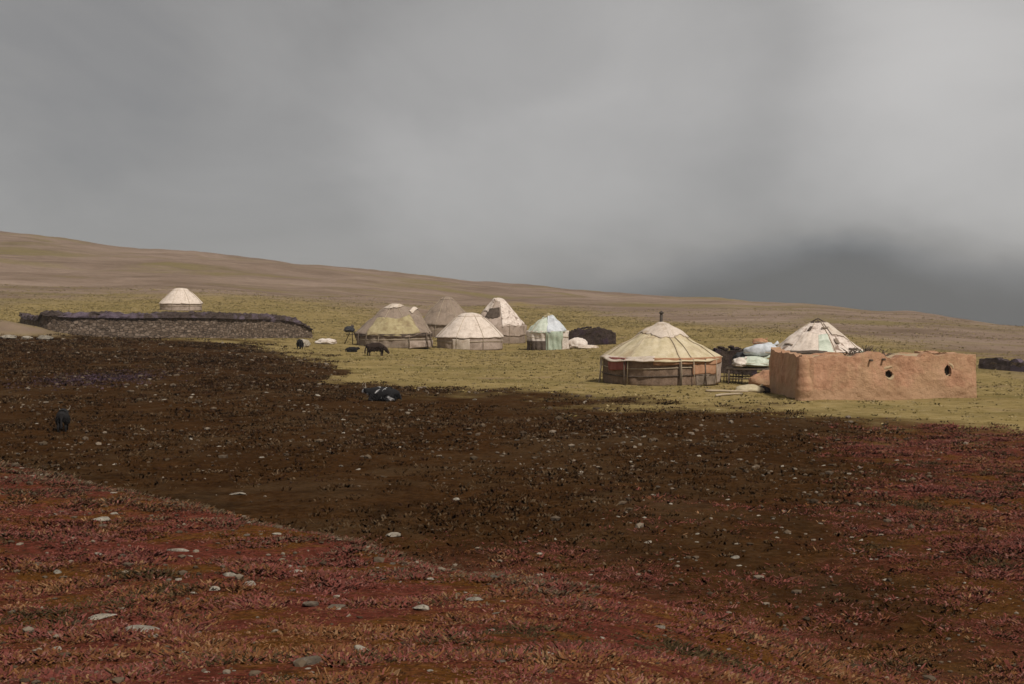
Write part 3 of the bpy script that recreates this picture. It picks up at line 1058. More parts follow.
class Yurt:
    """surface functions of a felt tent; a = angle from the side facing the camera, positive to the viewer's right"""

    def __init__(s, rad, wall, roof, crown, bulge=.16, over=.14, wob=.05, seed=0, ribs=36, lump=None):
        s.R, s.w, s.h, s.c, s.b, s.o, s.wob, s.seed, s.ribs = rad, wall, roof, crown, bulge, over, wob, seed, ribs
        s.lump = lump

    def roof_at(s, a, t, off=0.0):
        rr = (s.R + s.o) * (1 - t) + s.c * t
        ex = s.wob * n3(np.sin(a) * 2.4 * (1.2 - t), np.cos(a) * 2.4 * (1.2 - t), t * 4, s.seed)
        z = s.w - .12 + (s.h + .12) * (t + s.b * np.sin(PI * t)) + ex * 1.3
        fold = fbm(a * 3.1 + s.seed, t * 2.2 + s.seed, s.seed + 11, 4) * np.sin(PI * np.clip(t * .9 + .08, 0, 1))
        z = z + s.wob * 1.1 * fold - .05 * np.sin(PI * np.clip(t, 0, 1)) * np.abs(np.sin(2.5 * a + s.seed))
        z = z + .009 * np.cos(s.ribs * a) * np.sin(PI * np.clip(t, 0, 1)) * (s.R / 3)
        if s.lump is not None:
            z = z + s.lump(a, t)
        n_out = off
        return np.stack([np.sin(a) * (rr + ex * .5 + n_out * .5), -np.cos(a) * (rr + ex * .5 + n_out * .5), z + n_out], -1)

    def wall_at(s, a, t, off=0.0):
        ex = s.wob * (n3(np.sin(a) * 3, np.cos(a) * 3, t * 3, s.seed + 3) + .35 * np.sin(a * 23 + 3 * t) + .9 * fbm(a * 6 + s.seed, t * 1.3, s.seed + 4, 3) * (1.1 - t * .6))
        rr = s.R + ex + off - .06 * (1 - t)
        return np.stack([np.sin(a) * rr, -np.cos(a) * rr, t * s.w], -1)

    def sheet(s, name, fn, a0, a1, t0, t1, mat, parent, na=96, ntt=14, off=0.0, th=.035, ragged=0.0, seed=0, label=None):
        full = abs(a1 - a0) > 6.2
        A = np.linspace(a0, a1, na + 1)
        if full:
            A = A[:-1]
        lo = t0 + ragged * (fbm(A * 2.3 + seed, A * 0 + seed, 7 + seed, 3) if ragged else 0 * A)
        V = []
        for k in range(ntt + 1):
            f = k / ntt
            t = lo * (1 - f) + t1 * f
            V.append(fn(A, t, off))
        V = np.concatenate(V)
        n = len(A)
        Q = []
        for k in range(ntt):
            for j in range(n if full else n - 1):
                j2 = (j + 1) % n
                Q.append((k * n + j, k * n + j2, (k + 1) * n + j2, (k + 1) * n + j))
        o = link(name, mesh_np(name, V, Q), mat, parent)
        solid(o, th, 1)
        if label:
            o['label'] = label
        return o

    def roof(s, par, mat, name='roof', **k):
        k.setdefault('ragged', .035)
        k.setdefault('seed', s.seed)
        return s.sheet(name, s.roof_at, 0, 2 * PI, k.pop('t0', 0.0), k.pop('t1', 1.0), mat, par, na=160, ntt=22, **k)

    def wall(s, par, mat, name='wall', **k):
        return s.sheet(name, s.wall_at, 0, 2 * PI, k.pop('t0', 0.0), k.pop('t1', 1.02), mat, par, ntt=10, **k)

    def crown_cap(s, par, mat, name='crown_cover', rise=.14, spread=.25):
        A = np.linspace(0, 2 * PI, 49)[:-1]
        V = []
        T = np.linspace(1 - spread, 1, 6)
        for t in T:
            V.append(s.roof_at(A, np.full_like(A, t), .035))
        ztop = float(V[-1][:, 2].mean())
        for q in (.66, .33):
            p = V[len(T) - 1].copy()
            p[:, :2] *= q
            p[:, 2] = ztop + rise * (1 - q * q) + .03 * fbm(A * 2, A * 0 + q * 3, s.seed, 2)
            V.append(p)
        V.append(np.array([[0, 0, ztop + rise]]))
        n = 48
        allv = np.concatenate(V)
        Q = []
        for k in range(len(V) - 2):
            for j in range(n):
                j2 = (j + 1) % n
                Q.append((k * n + j, k * n + j2, (k + 1) * n + j2, (k + 1) * n + j))
        c = len(allv) - 1
        b = (len(V) - 2) * n
        bm = bmesh.new()
        vs = [bm.verts.new(v) for v in allv]
        for q in Q:
            bm.faces.new([vs[i] for i in q])
        for j in range(n):
            bm.faces.new((vs[b + j], vs[b + (j + 1) % n], vs[c]))
        return solid(from_bm(name, bm, mat, par), .03, 1)

    def crown_ring(s, par, mat, name='crown_ring', rad=.06):
        z = float(s.roof_at(np.array([0.]), np.array([1.]))[0, 2]) + .04
        pts = [(math.sin(a) * s.c, -math.cos(a) * s.c, z) for a in np.linspace(0, 2 * PI, 41)]
        bm = bmesh.new()
        add_tube(bm, pts, rad, 8)
        for q in (0, PI / 2):
            add_tube(bm, [(math.sin(q) * s.c, -math.cos(q) * s.c, z), (0, 0, z + .22), (-math.sin(q) * s.c, math.cos(q) * s.c, z)], rad * .6, 6)
        bmesh.ops.recalc_face_normals(bm, faces=bm.faces)
        return from_bm(name, bm, mat, par)

    def belt(s, par, mat, t, a0=-PI, a1=PI, rad=.025, name='belt_rope', off=.07):
        A = np.linspace(a0, a1, 80)
        P = s.wall_at(A, np.full_like(A, t) + .03 * np.sin(A * 3), off)
        return tube(name, [tuple(p) for p in P], rad, mat, par, 6)

    def roof_rope(s, par, mat, a, t0=0., t1=1., rad=.02, down=True):
        T = np.linspace(t0, t1, 14)
        P = [tuple(p) for p in s.roof_at(np.full_like(T, a), T, .06)]
        if down:
            e = s.wall_at(np.array([a]), np.array([.08]), .22)[0]
            P = [tuple(e)] + P
        return tube('rope', P, rad, mat, par, 6)


GY = 'felt tents of the camp'


def cream_yurt():
    x, y, z = col_at(661, 72.5)
    r = root('felt_tent', x, y, 'largest felt tent with cream canvas roof, dark wall and stovepipe', 'felt tent', GY)
    Y = Yurt(2.95, 1.38, 1.58, .34, .03, .16, .08, 3, 34)
    wl = Y.wall(r, M['reed'])
    # vertical reed strokes: slats standing against the wall
    Y.roof(r, M['cream_canvas'])
    Y.sheet('upper_cover', Y.roof_at, 0, 2 * PI, .66, 1.0, M['pale_canvas'], r, off=.045, ragged=.16, seed=4)
    Y.crown_cap(r, M['pale_canvas'], rise=.12, spread=.16)
    Y.sheet('eave_valance', Y.roof_at, -1.28, -.10, -.02, .09, M['pale_canvas'], r, na=50, ntt=6, off=.05, ragged=.04, seed=6)
    Y.sheet('eave_band', Y.wall_at, -.12, 1.45, .78, 1.04, M['orange_cloth'], r, na=60, ntt=6, off=.09, ragged=.12, seed=2)
    Y.sheet('side_cloth', Y.wall_at, .55, 1.15, .42, .80, M['orange_cloth'], r, na=30, ntt=8, off=.06, ragged=.12, seed=8)
    Y.sheet('red_hanging', Y.wall_at, -1.02, -.60, .56, 1.02, M['red_cloth'], r, na=24, ntt=8, off=.10, ragged=.06, seed=5)
    Y.sheet('felt_panel', Y.wall_at, 1.15, 2.2, .04, 1.0, M['grey_felt'], r, na=40, ntt=10, off=.07, ragged=.02, seed=5)
    Y.sheet('lower_felt', Y.wall_at, .62, 1.18, .02, .5, M['brown_felt'], r, na=40, ntt=10, off=.05, ragged=.02, seed=1)
    for a in (-1.45, -1.2, -.55, .33, .55, 1.1):
        Y.roof_rope(r, M['rope'], a, 0.02, 1.0, .022)
    Y.belt(r, M['dark_canvas'], .38, rad=.03)
    Y.belt(r, M['rope'], .66, rad=.022)
    for a in (-1.33, -.62, .31, .8):
        p0 = Y.wall_at(np.array([a]), np.array([0.]), .26)[0]
        p1 = Y.wall_at(np.array([a]), np.array([1.0]), .12)[0]
        tube('post', [tuple(p0), tuple(p1)], .04, M['pale_canvas'] if a < -1 else M['wood'], r, 6)
    # stovepipe through the crown
    tz = Y.w + Y.h
    bm = bmesh.new()
    add_tube(bm, [(0, 0, tz - .3), (.02, 0, tz + .62)], .075, 12)
    bmesh.ops.recalc_face_normals(bm, faces=bm.faces)
    p = from_bm('stovepipe', bm, M['soot_metal'], r)
    bm = bmesh.new()
    add_tube(bm, [(.02, 0, tz + .60), (.02, 0, tz + .64), (.02, 0, tz + .74)], [.12, .13, .02], 12)
    bmesh.ops.recalc_face_normals(bm, faces=bm.faces)
    from_bm('pipe_cap', bm, M['soot_metal'], p)


cream_yurt()


def white_yurt(px, d, rad, wall, roof, crown, label, seed, mats, door=True, name='felt_tent', **kw):
    x, y, z = col_at(px, d)
    r = root(name, x, y, label, 'felt tent', GY)
    Y = Yurt(rad, wall, roof, crown, kw.get('bulge', .07), .14, kw.get('wob', .04), seed, 40, kw.get('lump'))
    Y.wall(r, mats[0])
    Y.roof(r, mats[1])
    if kw.get('cap', True):
        Y.crown_cap(r, mats[2], rise=.12, spread=.12)
    else:
        Y.crown_ring(r, M['wood'])
    Y.belt(r, M['rope'], .62, rad=.03)
    for a in (-1.2, -.4, .4, 1.2):
        Y.roof_rope(r, M['rope'], a, .02, 1.0, .022)
    if door:
        a = kw.get('door_a', -.28)
        Y.sheet('door_flap', Y.wall_at, a - .27, a + .27, .02, .82, M['pale_canvas'], r, na=14, ntt=8, off=.07, seed=seed)
    return r, Y


white_yurt(470, 131, 3.0, 1.25, 1.95, .85, 'clean white felt tent with pale door flap in the middle of the camp', 8,
           (M['grey_felt'], M['white_felt'], M['white_felt']))
white_yurt(181, 203, 2.95, 1.1, 1.95, .9, 'lone white felt tent far off above the stone corral wall', 15,
           (M['grey_felt'], M['white_felt'], M['white_felt']), door=False)

# tall patched tent behind the white one
r, Y = white_yurt(499, 150, 2.75, 1.95, 2.7, .45, 'tall felt tent with torn white roof behind the clean white tent', 22,
                  (M['tan_felt'], M['grey_felt'], M['patched_canvas']), door=False, bulge=.03, wob=.12)
Y.sheet('roof_cover', Y.roof_at, .12, 1.5, .04, 1.0, M['patched_canvas'], r, na=50, off=.06, ragged=.08, seed=3)
Y.sheet('roof_patch', Y.roof_at, -1.4, -.55, .5, 1.0, M['patched_canvas'], r, na=30, off=.07, ragged=.1, seed=9)
Y.sheet('dark_patch', Y.roof_at, -.75, .05, .30, .62, M['dark_canvas'], r, na=24, off=.08, ragged=.1, seed=12)
Y.sheet('wall_cover', Y.wall_at, -.2, 1.6, .45, 1.0, M['grey_felt'], r, na=40, off=.07, ragged=.1, seed=12)

# tan tent further back, peeping over the others
white_yurt(447, 166, 3.2, 1.6, 3.1, .5, 'tan felt tent the colour of the hill, half hidden by the clean white tent', 31,
           (M['tan_felt'], M['tan_felt'], M['tan_felt']), door=False, bulge=.05, wob=.09)


def olive_yurt():
    x, y, z = col_at(394, 127)
    lump = lambda a, t: .75 * np.exp(-((a - 1.25) / .5) ** 2) * np.exp(-((t - .45) / .3) ** 2)
    r, Y = white_yurt(394, 127, 3.35, 1.25, 2.45, .55, 'sagging brown felt tent with olive yellow canvas across its front', 41,
                      (M['brown_felt'], M['tan_felt'], M['pale_canvas']), door=False, bulge=.06, wob=.12, lump=lump)
    Y.sheet('olive_cover', Y.roof_at, -.80, .70, .02, .50, M['olive_canvas'], r, na=50, off=.07, ragged=.05, seed=3)
    Y.sheet('crown_patch', Y.roof_at, -.5, .9, .86, 1.0, M['pale_canvas'], r, na=24, off=.09, ragged=.08, seed=8)
    Y.sheet('side_patch', Y.roof_at, .8, 1.5, .46, .58, M['pale_canvas'], r, na=24, off=.09, ragged=.03, seed=5)
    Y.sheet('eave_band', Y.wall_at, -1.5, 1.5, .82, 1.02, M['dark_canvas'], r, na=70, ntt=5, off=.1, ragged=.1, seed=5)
    Y.sheet('wall_cover', Y.wall_at, .4, 1.4, .05, .5, M['grey_felt'], r, na=40, off=.08, ragged=.1, seed=14)
    for a in (-1.1, -.75, .95, 1.15):
        p0 = Y.wall_at(np.array([a]), np.array([0.]), .35)[0]
        p1 = Y.wall_at(np.array([a]), np.array([1.1]), .15)[0]
        tube('post', [tuple(p0), tuple(p1)], .06, M['wood'], r, 6)


olive_yurt()


def patched_yurt():
    r, Y = white_yurt(818, 86, 2.75, 1.45, 1.78, .42, 'white patched tent rising behind the mud house', 53,
                      (M['tan_felt'], M['patched_canvas'], M['patched_canvas']), door=False, bulge=.06, wob=.10, cap=False)
    Y.sheet('roof_cover', Y.roof_at, -.62, .05, .1, .62, M['white_felt'], r, na=30, off=.06, ragged=.07, seed=3)
    Y.sheet('mint_patch', Y.roof_at, .02, .34, .04, .55, M['mint_sheet'], r, na=30, off=.075, ragged=.07, seed=6)
    Y.sheet('green_patch', Y.roof_at, 1.05, 1.5, -.03, .08, M['green_sheet'], r, na=20, ntt=5, off=.09, ragged=.02, seed=6)
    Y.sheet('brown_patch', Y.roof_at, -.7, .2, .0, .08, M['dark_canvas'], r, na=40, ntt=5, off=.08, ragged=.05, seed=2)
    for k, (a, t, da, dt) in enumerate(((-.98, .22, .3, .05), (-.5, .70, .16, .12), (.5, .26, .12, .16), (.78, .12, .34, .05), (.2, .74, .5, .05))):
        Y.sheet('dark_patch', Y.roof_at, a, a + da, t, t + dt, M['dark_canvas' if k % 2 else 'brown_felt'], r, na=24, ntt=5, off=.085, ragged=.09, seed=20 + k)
    Y.sheet('torn_cover', Y.roof_at, .55, 1.2, .55, .95, M['pale_canvas'], r, na=20, off=.07, ragged=.1, seed=7)


patched_yurt()


def sheet_tent():
    # small conical tent under pale blue and mint plastic sheets
    x, y, z = col_at(548, 131)
    r = root('sheet_tent', x, y, 'small pointed tent under pale blue and mint plastic sheets', 'tent', GY)
    Y = Yurt(1.85, 1.75, 1.4, .18, .12, .06, .13, 61, 14)
    Y.wall(r, M['white_sheet'])
    Y.roof(r, M['mint_sheet'])
    Y.crown_cap(r, M['olive_canvas'], rise=.18, spread=.12)
    Y.sheet('blue_sheet', Y.roof_at, -.05, 1.15, .02, .9, M['blue_sheet'], r, na=30, off=.06, ragged=.05, seed=3)
    Y.sheet('wall_sheet', Y.wall_at, -.1, .75, .0, 1.0, M['green_sheet'], r, na=30, off=.07, seed=4)
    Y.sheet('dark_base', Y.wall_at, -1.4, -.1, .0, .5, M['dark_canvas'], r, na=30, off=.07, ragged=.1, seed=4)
    Y.belt(r, M['rope'], .7, rad=.03)
    for a in (-.9, .0, .7):
        Y.roof_rope(r, M['rope'], a, .02, 1.0, .025)


sheet_tent()


# ------------------------------------------------------------------ mud house
def slab(name, P0, P1, top, thick, mat, parent, nx, nz, holes=(), seed=0, rag=.1, bulge=.05):
    """an earthen wall from P0 to P1 (local x,y), with a worn top and open holes (u0,u1,z0,z1 in metres along the wall)"""
    P0, P1 = Vector((*P0, 0)), Vector((*P1, 0))
    d = P1 - P0
    ln = d.length
    d.normalize()
    nrm = Vector((d.y, -d.x, 0))           # outer side
    us = np.linspace(0, ln, nx + 1)
    zs = np.linspace(0, 1, nz + 1)
    bm = bmesh.new()
    grid = {}
    for side in (0, 1):
        for i, u in enumerate(us):
            tp = (top(u) if callable(top) else top) + rag * float(fbm(np.array([u * 1.7 + seed]), np.array([seed * 1.3]), seed + 3, 4)[0])
            for k, q in enumerate(zs):
                zz = q * tp
                b = bulge * float(fbm(np.array([u * .9]), np.array([zz * 1.1 + side * 9]), seed + 7, 4)[0])
                batter = .14 * (1 - q)
                p = P0 + d * u + nrm * ((batter + b) if side == 0 else (-thick - batter + b))
                p.z = zz - .15 * (1 - q)
                grid[side, i, k] = bm.verts.new(p)

    def hole(i, k):
        u = (us[i] + us[i + 1]) / 2
        tp = top(u) if callable(top) else top
        zz = (zs[k] + zs[k + 1]) / 2 * tp
        for (a, b, c, e) in holes:
            mu, mz = (u - (a + b) / 2) / ((b - a) / 2), (zz - (c + e) / 2) / ((e - c) / 2)
            if mu * mu + mz * mz < 1:
                return True
        return False
    H = {(i, k): hole(i, k) for i in range(nx) for k in range(nz)}
    for (i, k), hh in H.items():
        if not hh:
            bm.faces.new((grid[0, i, k], grid[0, i + 1, k], grid[0, i + 1, k + 1], grid[0, i, k + 1]))
            bm.faces.new((grid[1, i, k + 1], grid[1, i + 1, k + 1], grid[1, i + 1, k], grid[1, i, k]))
        for (di, dk, e0, e1) in ((-1, 0, (i, k), (i, k + 1)), (1, 0, (i + 1, k), (i + 1, k + 1)), (0, -1, (i, k), (i + 1, k)), (0, 1, (i, k + 1), (i + 1, k + 1))):
            nb = H.get((i + di, k + dk))
            if not hh and (nb is None or nb):
                bm.faces.new((grid[0, e0[0], e0[1]], grid[0, e1[0], e1[1]], grid[1, e1[0], e1[1]], grid[1, e0[0], e0[1]]))
    bmesh.ops.recalc_face_normals(bm, faces=bm.faces)
    return from_bm(name, bm, mat, parent, smooth=False)


def mud_house():
    # near front corner, then the long front runs away to the right
    c0 = Vector(hit(802, 401)[:2])
    c1 = Vector(hit(975, 398)[:2])
    d = (c1 - c0)
    ln = d.length
    d.normalize()
    z0 = min(hz(*c0), hz(*c1)) - .02
    r = bpy.data.objects.new('mud_house', None)
    C.objects.link(r)
    r.location = (c0.x, c0.y, z0)
    r.rotation_euler = (0, 0, math.atan2(d.y, d.x))
    tag(r, 'low flat roofed house of orange mud with two dark window holes', 'house')
    px = ln / 173.0
    dep = 4.4
    tp = lambda u: 1.92 + .14 * math.exp(-((u - 3.4) / .5) ** 2) + .05 * math.sin(u * 1.1)
    hs = []
    for (p, q, w_, h_) in ((887, 375, 8, 8.5), (946, 373, 7.5, 10)):
        u = (p - 802) * px
        zc = (400 - q) * px
        hs.append((u - w_ * px / 2, u + w_ * px / 2, zc - h_ * px / 2, zc + h_ * px / 2))
    slab('front_wall', (0, 0), (ln, 0), tp, .4, M['adobe'], r, 190, 46, hs, 3, .20, .13)
    A = Vector(hit(771, 392)[:2]) - c0
    A = Vector((A.dot(d), A.dot(Vector((-d.y, d.x)))))
    slab('side_wall', (A.x, A.y), (0, 0), 1.9, .4, M['adobe'], r, 40, 16, (), 5, .2, .13)
    if A.y < dep - .3:
        slab('side_wall', (A.x + .1, dep), (A.x, A.y), 1.85, .4, M['adobe'], r, 40, 12, (), 8, .12, .06)
    slab('side_wall', (ln - .02, .41), (ln - .02, dep), 1.9, .4, M['adobe'], r, 40, 12, (), 6, .1, .05)
    slab('back_wall', (ln, dep), (A.x, dep), 1.85, .4, M['adobe'], r, 60, 10, (), 7, .1, .05)
    # earth roof
    xs = np.linspace(0, 1, 60)
    ys = np.linspace(.1, dep - .1, 24)
    X, Yg = np.meshgrid(xs, ys)
    lft = A.x * np.clip(Yg / A.y, 0, 1) + .12
    X = lft + (ln - .05 - lft) * X
    Z = 1.80 + .05 * fbm(X * 1.3, Yg * 1.3, 5, 4)
    V = np.stack([X.ravel(), Yg.ravel(), Z.ravel()], 1)
    nx = len(xs)
    i, j = np.meshgrid(np.arange(len(ys) - 1), np.arange(nx - 1), indexing='ij')
    Q = np.stack([i * nx + j, i * nx + j + 1, (i + 1) * nx + j + 1, (i + 1) * nx + j], -1).reshape(-1, 4)
    rf = solid(link('roof', mesh_np('roof', V, Q), M['adobe_pale'], r), .18, -1)
    # eaves poles sticking out of the wall top
    for u in (3.15, 3.75):
        tube('roof_beam', [(u, -.22, 1.74 + .04 * math.sin(u * 9)), (u + .05, 1.2, 1.72)], .05, M['wood'], rf, 7)
    zz = np.linspace(-.1, 1.93, 26)
    bm = bmesh.new()
    wob = fbm(zz * 1.7, zz * 0 + 3, 77, 4)
    add_tube(bm, [(.10 + .05 * q, .12 - .05 * q, k) for k, q in zip(zz, wob)], [.36 - .07 * k + .09 * q for k, q in zip(zz, wob)], 20)
    bmesh.ops.recalc_face_normals(bm, faces=bm.faces)
    from_bm('rounded_corner', bm, M['adobe'], r)
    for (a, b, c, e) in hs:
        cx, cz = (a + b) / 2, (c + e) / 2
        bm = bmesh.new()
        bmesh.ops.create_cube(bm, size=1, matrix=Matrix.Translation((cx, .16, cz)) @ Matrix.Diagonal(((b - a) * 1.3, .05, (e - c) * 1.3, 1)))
        from_bm('hole_shade_board', bm, M['hole_shade'], r, False)  # board added to darken the hole, standing in for the shade inside
        pts = [(cx + (b - a) * (.66 + .1 * math.sin(2 * t + a)) * math.cos(t), .0, cz + (e - c) * (.64 + .1 * math.cos(3 * t + a)) * math.sin(t)) for t in np.linspace(0, 2 * PI, 25)]
        fr = tube('window_frame', pts, [.045 + .03 * math.sin(2.0 * t + a) for t in np.linspace(0, 2 * PI, 25)], M['adobe_pale'], r, 8)
    return r, ln, px, z0


HOUSE, HLEN, HPX, HZ0 = mud_house()


def on_house(u, v, z):
    """a world point above the house, u along the front, v depth"""
    return HOUSE.matrix_basis @ Vector((u, v, z))


# brushwood and things lying on the roof
def brush(px, label, v, n, ln, seed):
    rnd = random.Random(seed)
    u = (px - 802) * HPX
    p = on_house(u, v, 1.84)
    bm = bmesh.new()
    for k in range(n):
        a = rnd.uniform(0, 2 * PI)
        s = Vector((rnd.uniform(-.25, .25), rnd.uniform(-.2, .2), .05))
        e = s + Vector((math.cos(a) * ln * rnd.uniform(.3, .8), math.sin(a) * ln * rnd.uniform(.2, .5), rnd.uniform(.12, .75) * ln * .9))
        m_ = (s + e) / 2 + Vector((rnd.uniform(-.06, .06), rnd.uniform(-.06, .06), .05))
        add_tube(bm, [s, m_, e], [.03, .022, .008], 5)
    o = from_bm('brushwood', bm, M['wood'], None, True, p)
    tag(o, label, 'brushwood', 'brushwood on the mud house roof')


brush(874, 'upright tangle of twigs on the mud house roof', 1.0, 26, .75, 1)
brush(862, 'low spread of twigs left of the upright tangle on the roof', 1.2, 20, .6, 2)
brush(884, 'few flat twigs hanging at the roof edge above the first window hole', .4, 12, .55, 3)


# ------------------------------------------------------------------ heaps, sacks, walls
def lump(name, px, d, size, mat, label, cat, group=None, seed=0, rough=.2, freq=2., z=None, turn=0., sub=4):
    x, y, zz = col_at(px, d)
    o = link(name, blob_mesh(name, size, sub, rough, freq, seed, .55), mat)
    o.location = (x, y, (zz - .06) if z is None else z)
    o.rotation_euler = (0, 0, math.atan2(-x, y) + turn)
    return tag(o, label, cat, group)


def tied_sack(name, px, d, size, mat, label, cat, group=None, seed=0, z=None, turn=0.):
    """a stuffed bundle with a knotted neck and rope round it"""
    o = lump(name, px, d, size, mat, label, cat, group, seed, .22, 2.6, z, turn)
    w_, dd, h = size
    pts = [(w_ * .49 * math.cos(t), dd * .49 * math.sin(t), h * .25 + .02 * math.sin(3 * t)) for t in np.linspace(0, 2 * PI, 33)]
    tube('tie_rope', pts, .018, M['rope'], o, 6)
    bm = bmesh.new()
    add_tube(bm, [(w_ * .22, 0, h * .48), (w_ * .36, 0, h * .64), (w_ * .45, .02, h * .74)], [.12 * h, .05 * h, .11 * h], 8)
    bmesh.ops.recalc_face_normals(bm, faces=bm.faces)
    from_bm('neck', bm, mat, o)
    return o


GB = 'bundles piled beside the mud house'
xb, yb, zb = col_at(752, 72)
tied_sack('bundle', 762, 74.3, (1.9, 1.3, 1.05), M['blue_sheet'], 'big pale blue plastic bundle on top of the pile by the mud house', 'bundle', GB, 1, z=zb + 1.38)
tied_sack('bundle', 755, 73.9, (1.8, 1.8, .78), M['mint_sheet'], 'mint white bundle under the pale blue one by the mud house', 'bundle', GB, 2, z=zb + .90)
tied_sack('bundle', 740, 73.5, (.75, .7, .7), M['white_sheet'], 'narrow white bundle at the outer end of the pile', 'bundle', GB, 3, z=zb + .90)
tied_sack('bundle', 743, 74.8, (1.1, .8, .95), M['black_cloth'], 'black cloth bundle wedged behind the white bundles', 'bundle', GB, 4, z=zb + .92)
tied_sack('bundle', 760, 74.4, (.85, .6, .42), M['orange_cloth'], 'small orange bundle crowning the pile by the mud house', 'bundle', GB, 5, z=zb + 2.05)
# the crates they stand on


def crate(px, d, w_, dp, h, label, seed, mat='wood'):
    x, y, z = col_at(px, d)
    r = root('wooden_rack', x, y, label, 'rack', sink=.02)
    for (sx, sy) in ((-1, -1), (1, -1), (1, 1), (-1, 1)):
        tube('leg', [(sx * w_ / 2, sy * dp / 2, -.1), (sx * w_ / 2 * .97, sy * dp / 2, h)], .05, M['wood'], r, 6)
    bm = bmesh.new()
    n = 7
    for k in range(n):
        yy = -dp / 2 + dp * k / (n - 1)
        add_tube(bm, [(-w_ / 2 - .1, yy, h + .03), (w_ / 2 + .12, yy + .03 * math.sin(k * 3), h + .04)], .05, 6)
    bmesh.ops.recalc_face_normals(bm, faces=bm.faces)
    from_bm('pole_deck', bm, M['wood'], r)
    for sy in (-1, 1):
        tube('rail', [(-w_ / 2, sy * dp / 2, h * .45), (w_ / 2, sy * dp / 2, h * .5)], .035, M['wood'], r, 6)


crate(753, 74.1, 2.5, 2.2, .84, 'low pole rack carrying the pile of bundles by the mud house', 1)
lump('mud_heap', 772, 72.0, (2.3, 1.4, 1.25), M['adobe'], 'crumbled orange mud heap against the end of the mud house', 'mud heap', None, 6, .25, 3)
tied_sack('sack', 750, 66.5, (1.35, .7, .55), M['sack'], 'cream sack lying on the grass before the mud house', 'sack', None, 8)
lump('dung_heap', 759, 66.8, (1.1, .8, .5), M['dung'], 'small dark dung heap right beside the cream sack', 'dung heap', None, 9, .3, 3)
lump('white_tarp', 578, 131, (1.9, 1.2, 1.5), M['white_sheet'], 'white sheet draped over a heap right of the blue and mint tent', 'tarpaulin', None, 11, .25, 2.2)
lump('white_tarp', 588, 130, (1.9, .9, .45), M['pale_canvas'], 'low spread of grey white sheet trailing from the draped heap', 'tarpaulin', None, 12, .3, 2.5)
lump('white_tarp', 326, 126, (1.8, 1.1, .75), M['white_sheet'], 'small white sheet over goods between corral and brown tent', 'tarpaulin', None, 13, .25, 2.5)


def dung_stack(px0, px1, d, h, thick, label, seed, cat='dung stack', name='dung_stack'):
    """a long stack of dried dung cakes"""
    x0, y0, z0 = col_at(px0, d)
    x1, y1, z1 = col_at(px1, d)
    cx, cy = (x0 + x1) / 2, (y0 + y1) / 2
    ln = math.hypot(x1 - x0, y1 - y0)
    r = root(name, cx, cy, label, cat, sink=.08)
    tp = lambda u: h * (.35 + .65 * (math.sin(PI * min(1, max(0, (u + .25) / (ln + .5)))) ** .45))
    slab('stacked_cakes', (-ln / 2, 0), (ln / 2, 0), tp, thick, M['dung'], r, max(20, int(ln * 7)), 9, (), seed, .22, .22)
    bm = bmesh.new()
    rnd = random.Random(seed)
    for k in range(int(ln * 9)):
        u = rnd.uniform(.1, ln - .1)
        s = rnd.uniform(.14, .27)
        mt = Matrix.Translation((-ln / 2 + u, thick * rnd.uniform(.05, .9), tp(u) + rnd.uniform(-.06, .1))) @ Matrix.Rotation(rnd.uniform(0, 3), 4, 'Z') @ Matrix.Rotation(rnd.uniform(-.5, .5), 4, 'X') @ Matrix.Diagonal((s, s * .8, s * .4, 1))
        bmesh.ops.create_icosphere(bm, subdivisions=1, radius=1, matrix=mt)
    o = from_bm('loose_cakes', bm, M['dung'], r, False)
    o['kind'] = 'stuff'


dung_stack(566, 616, 139, 1.75, 1.2, 'dark stack of dried dung behind the blue and mint tent', 4)
dung_stack(700, 757, 84, 1.55, 1.2, 'dark stack of dried dung between the cream tent and the bundles', 7)


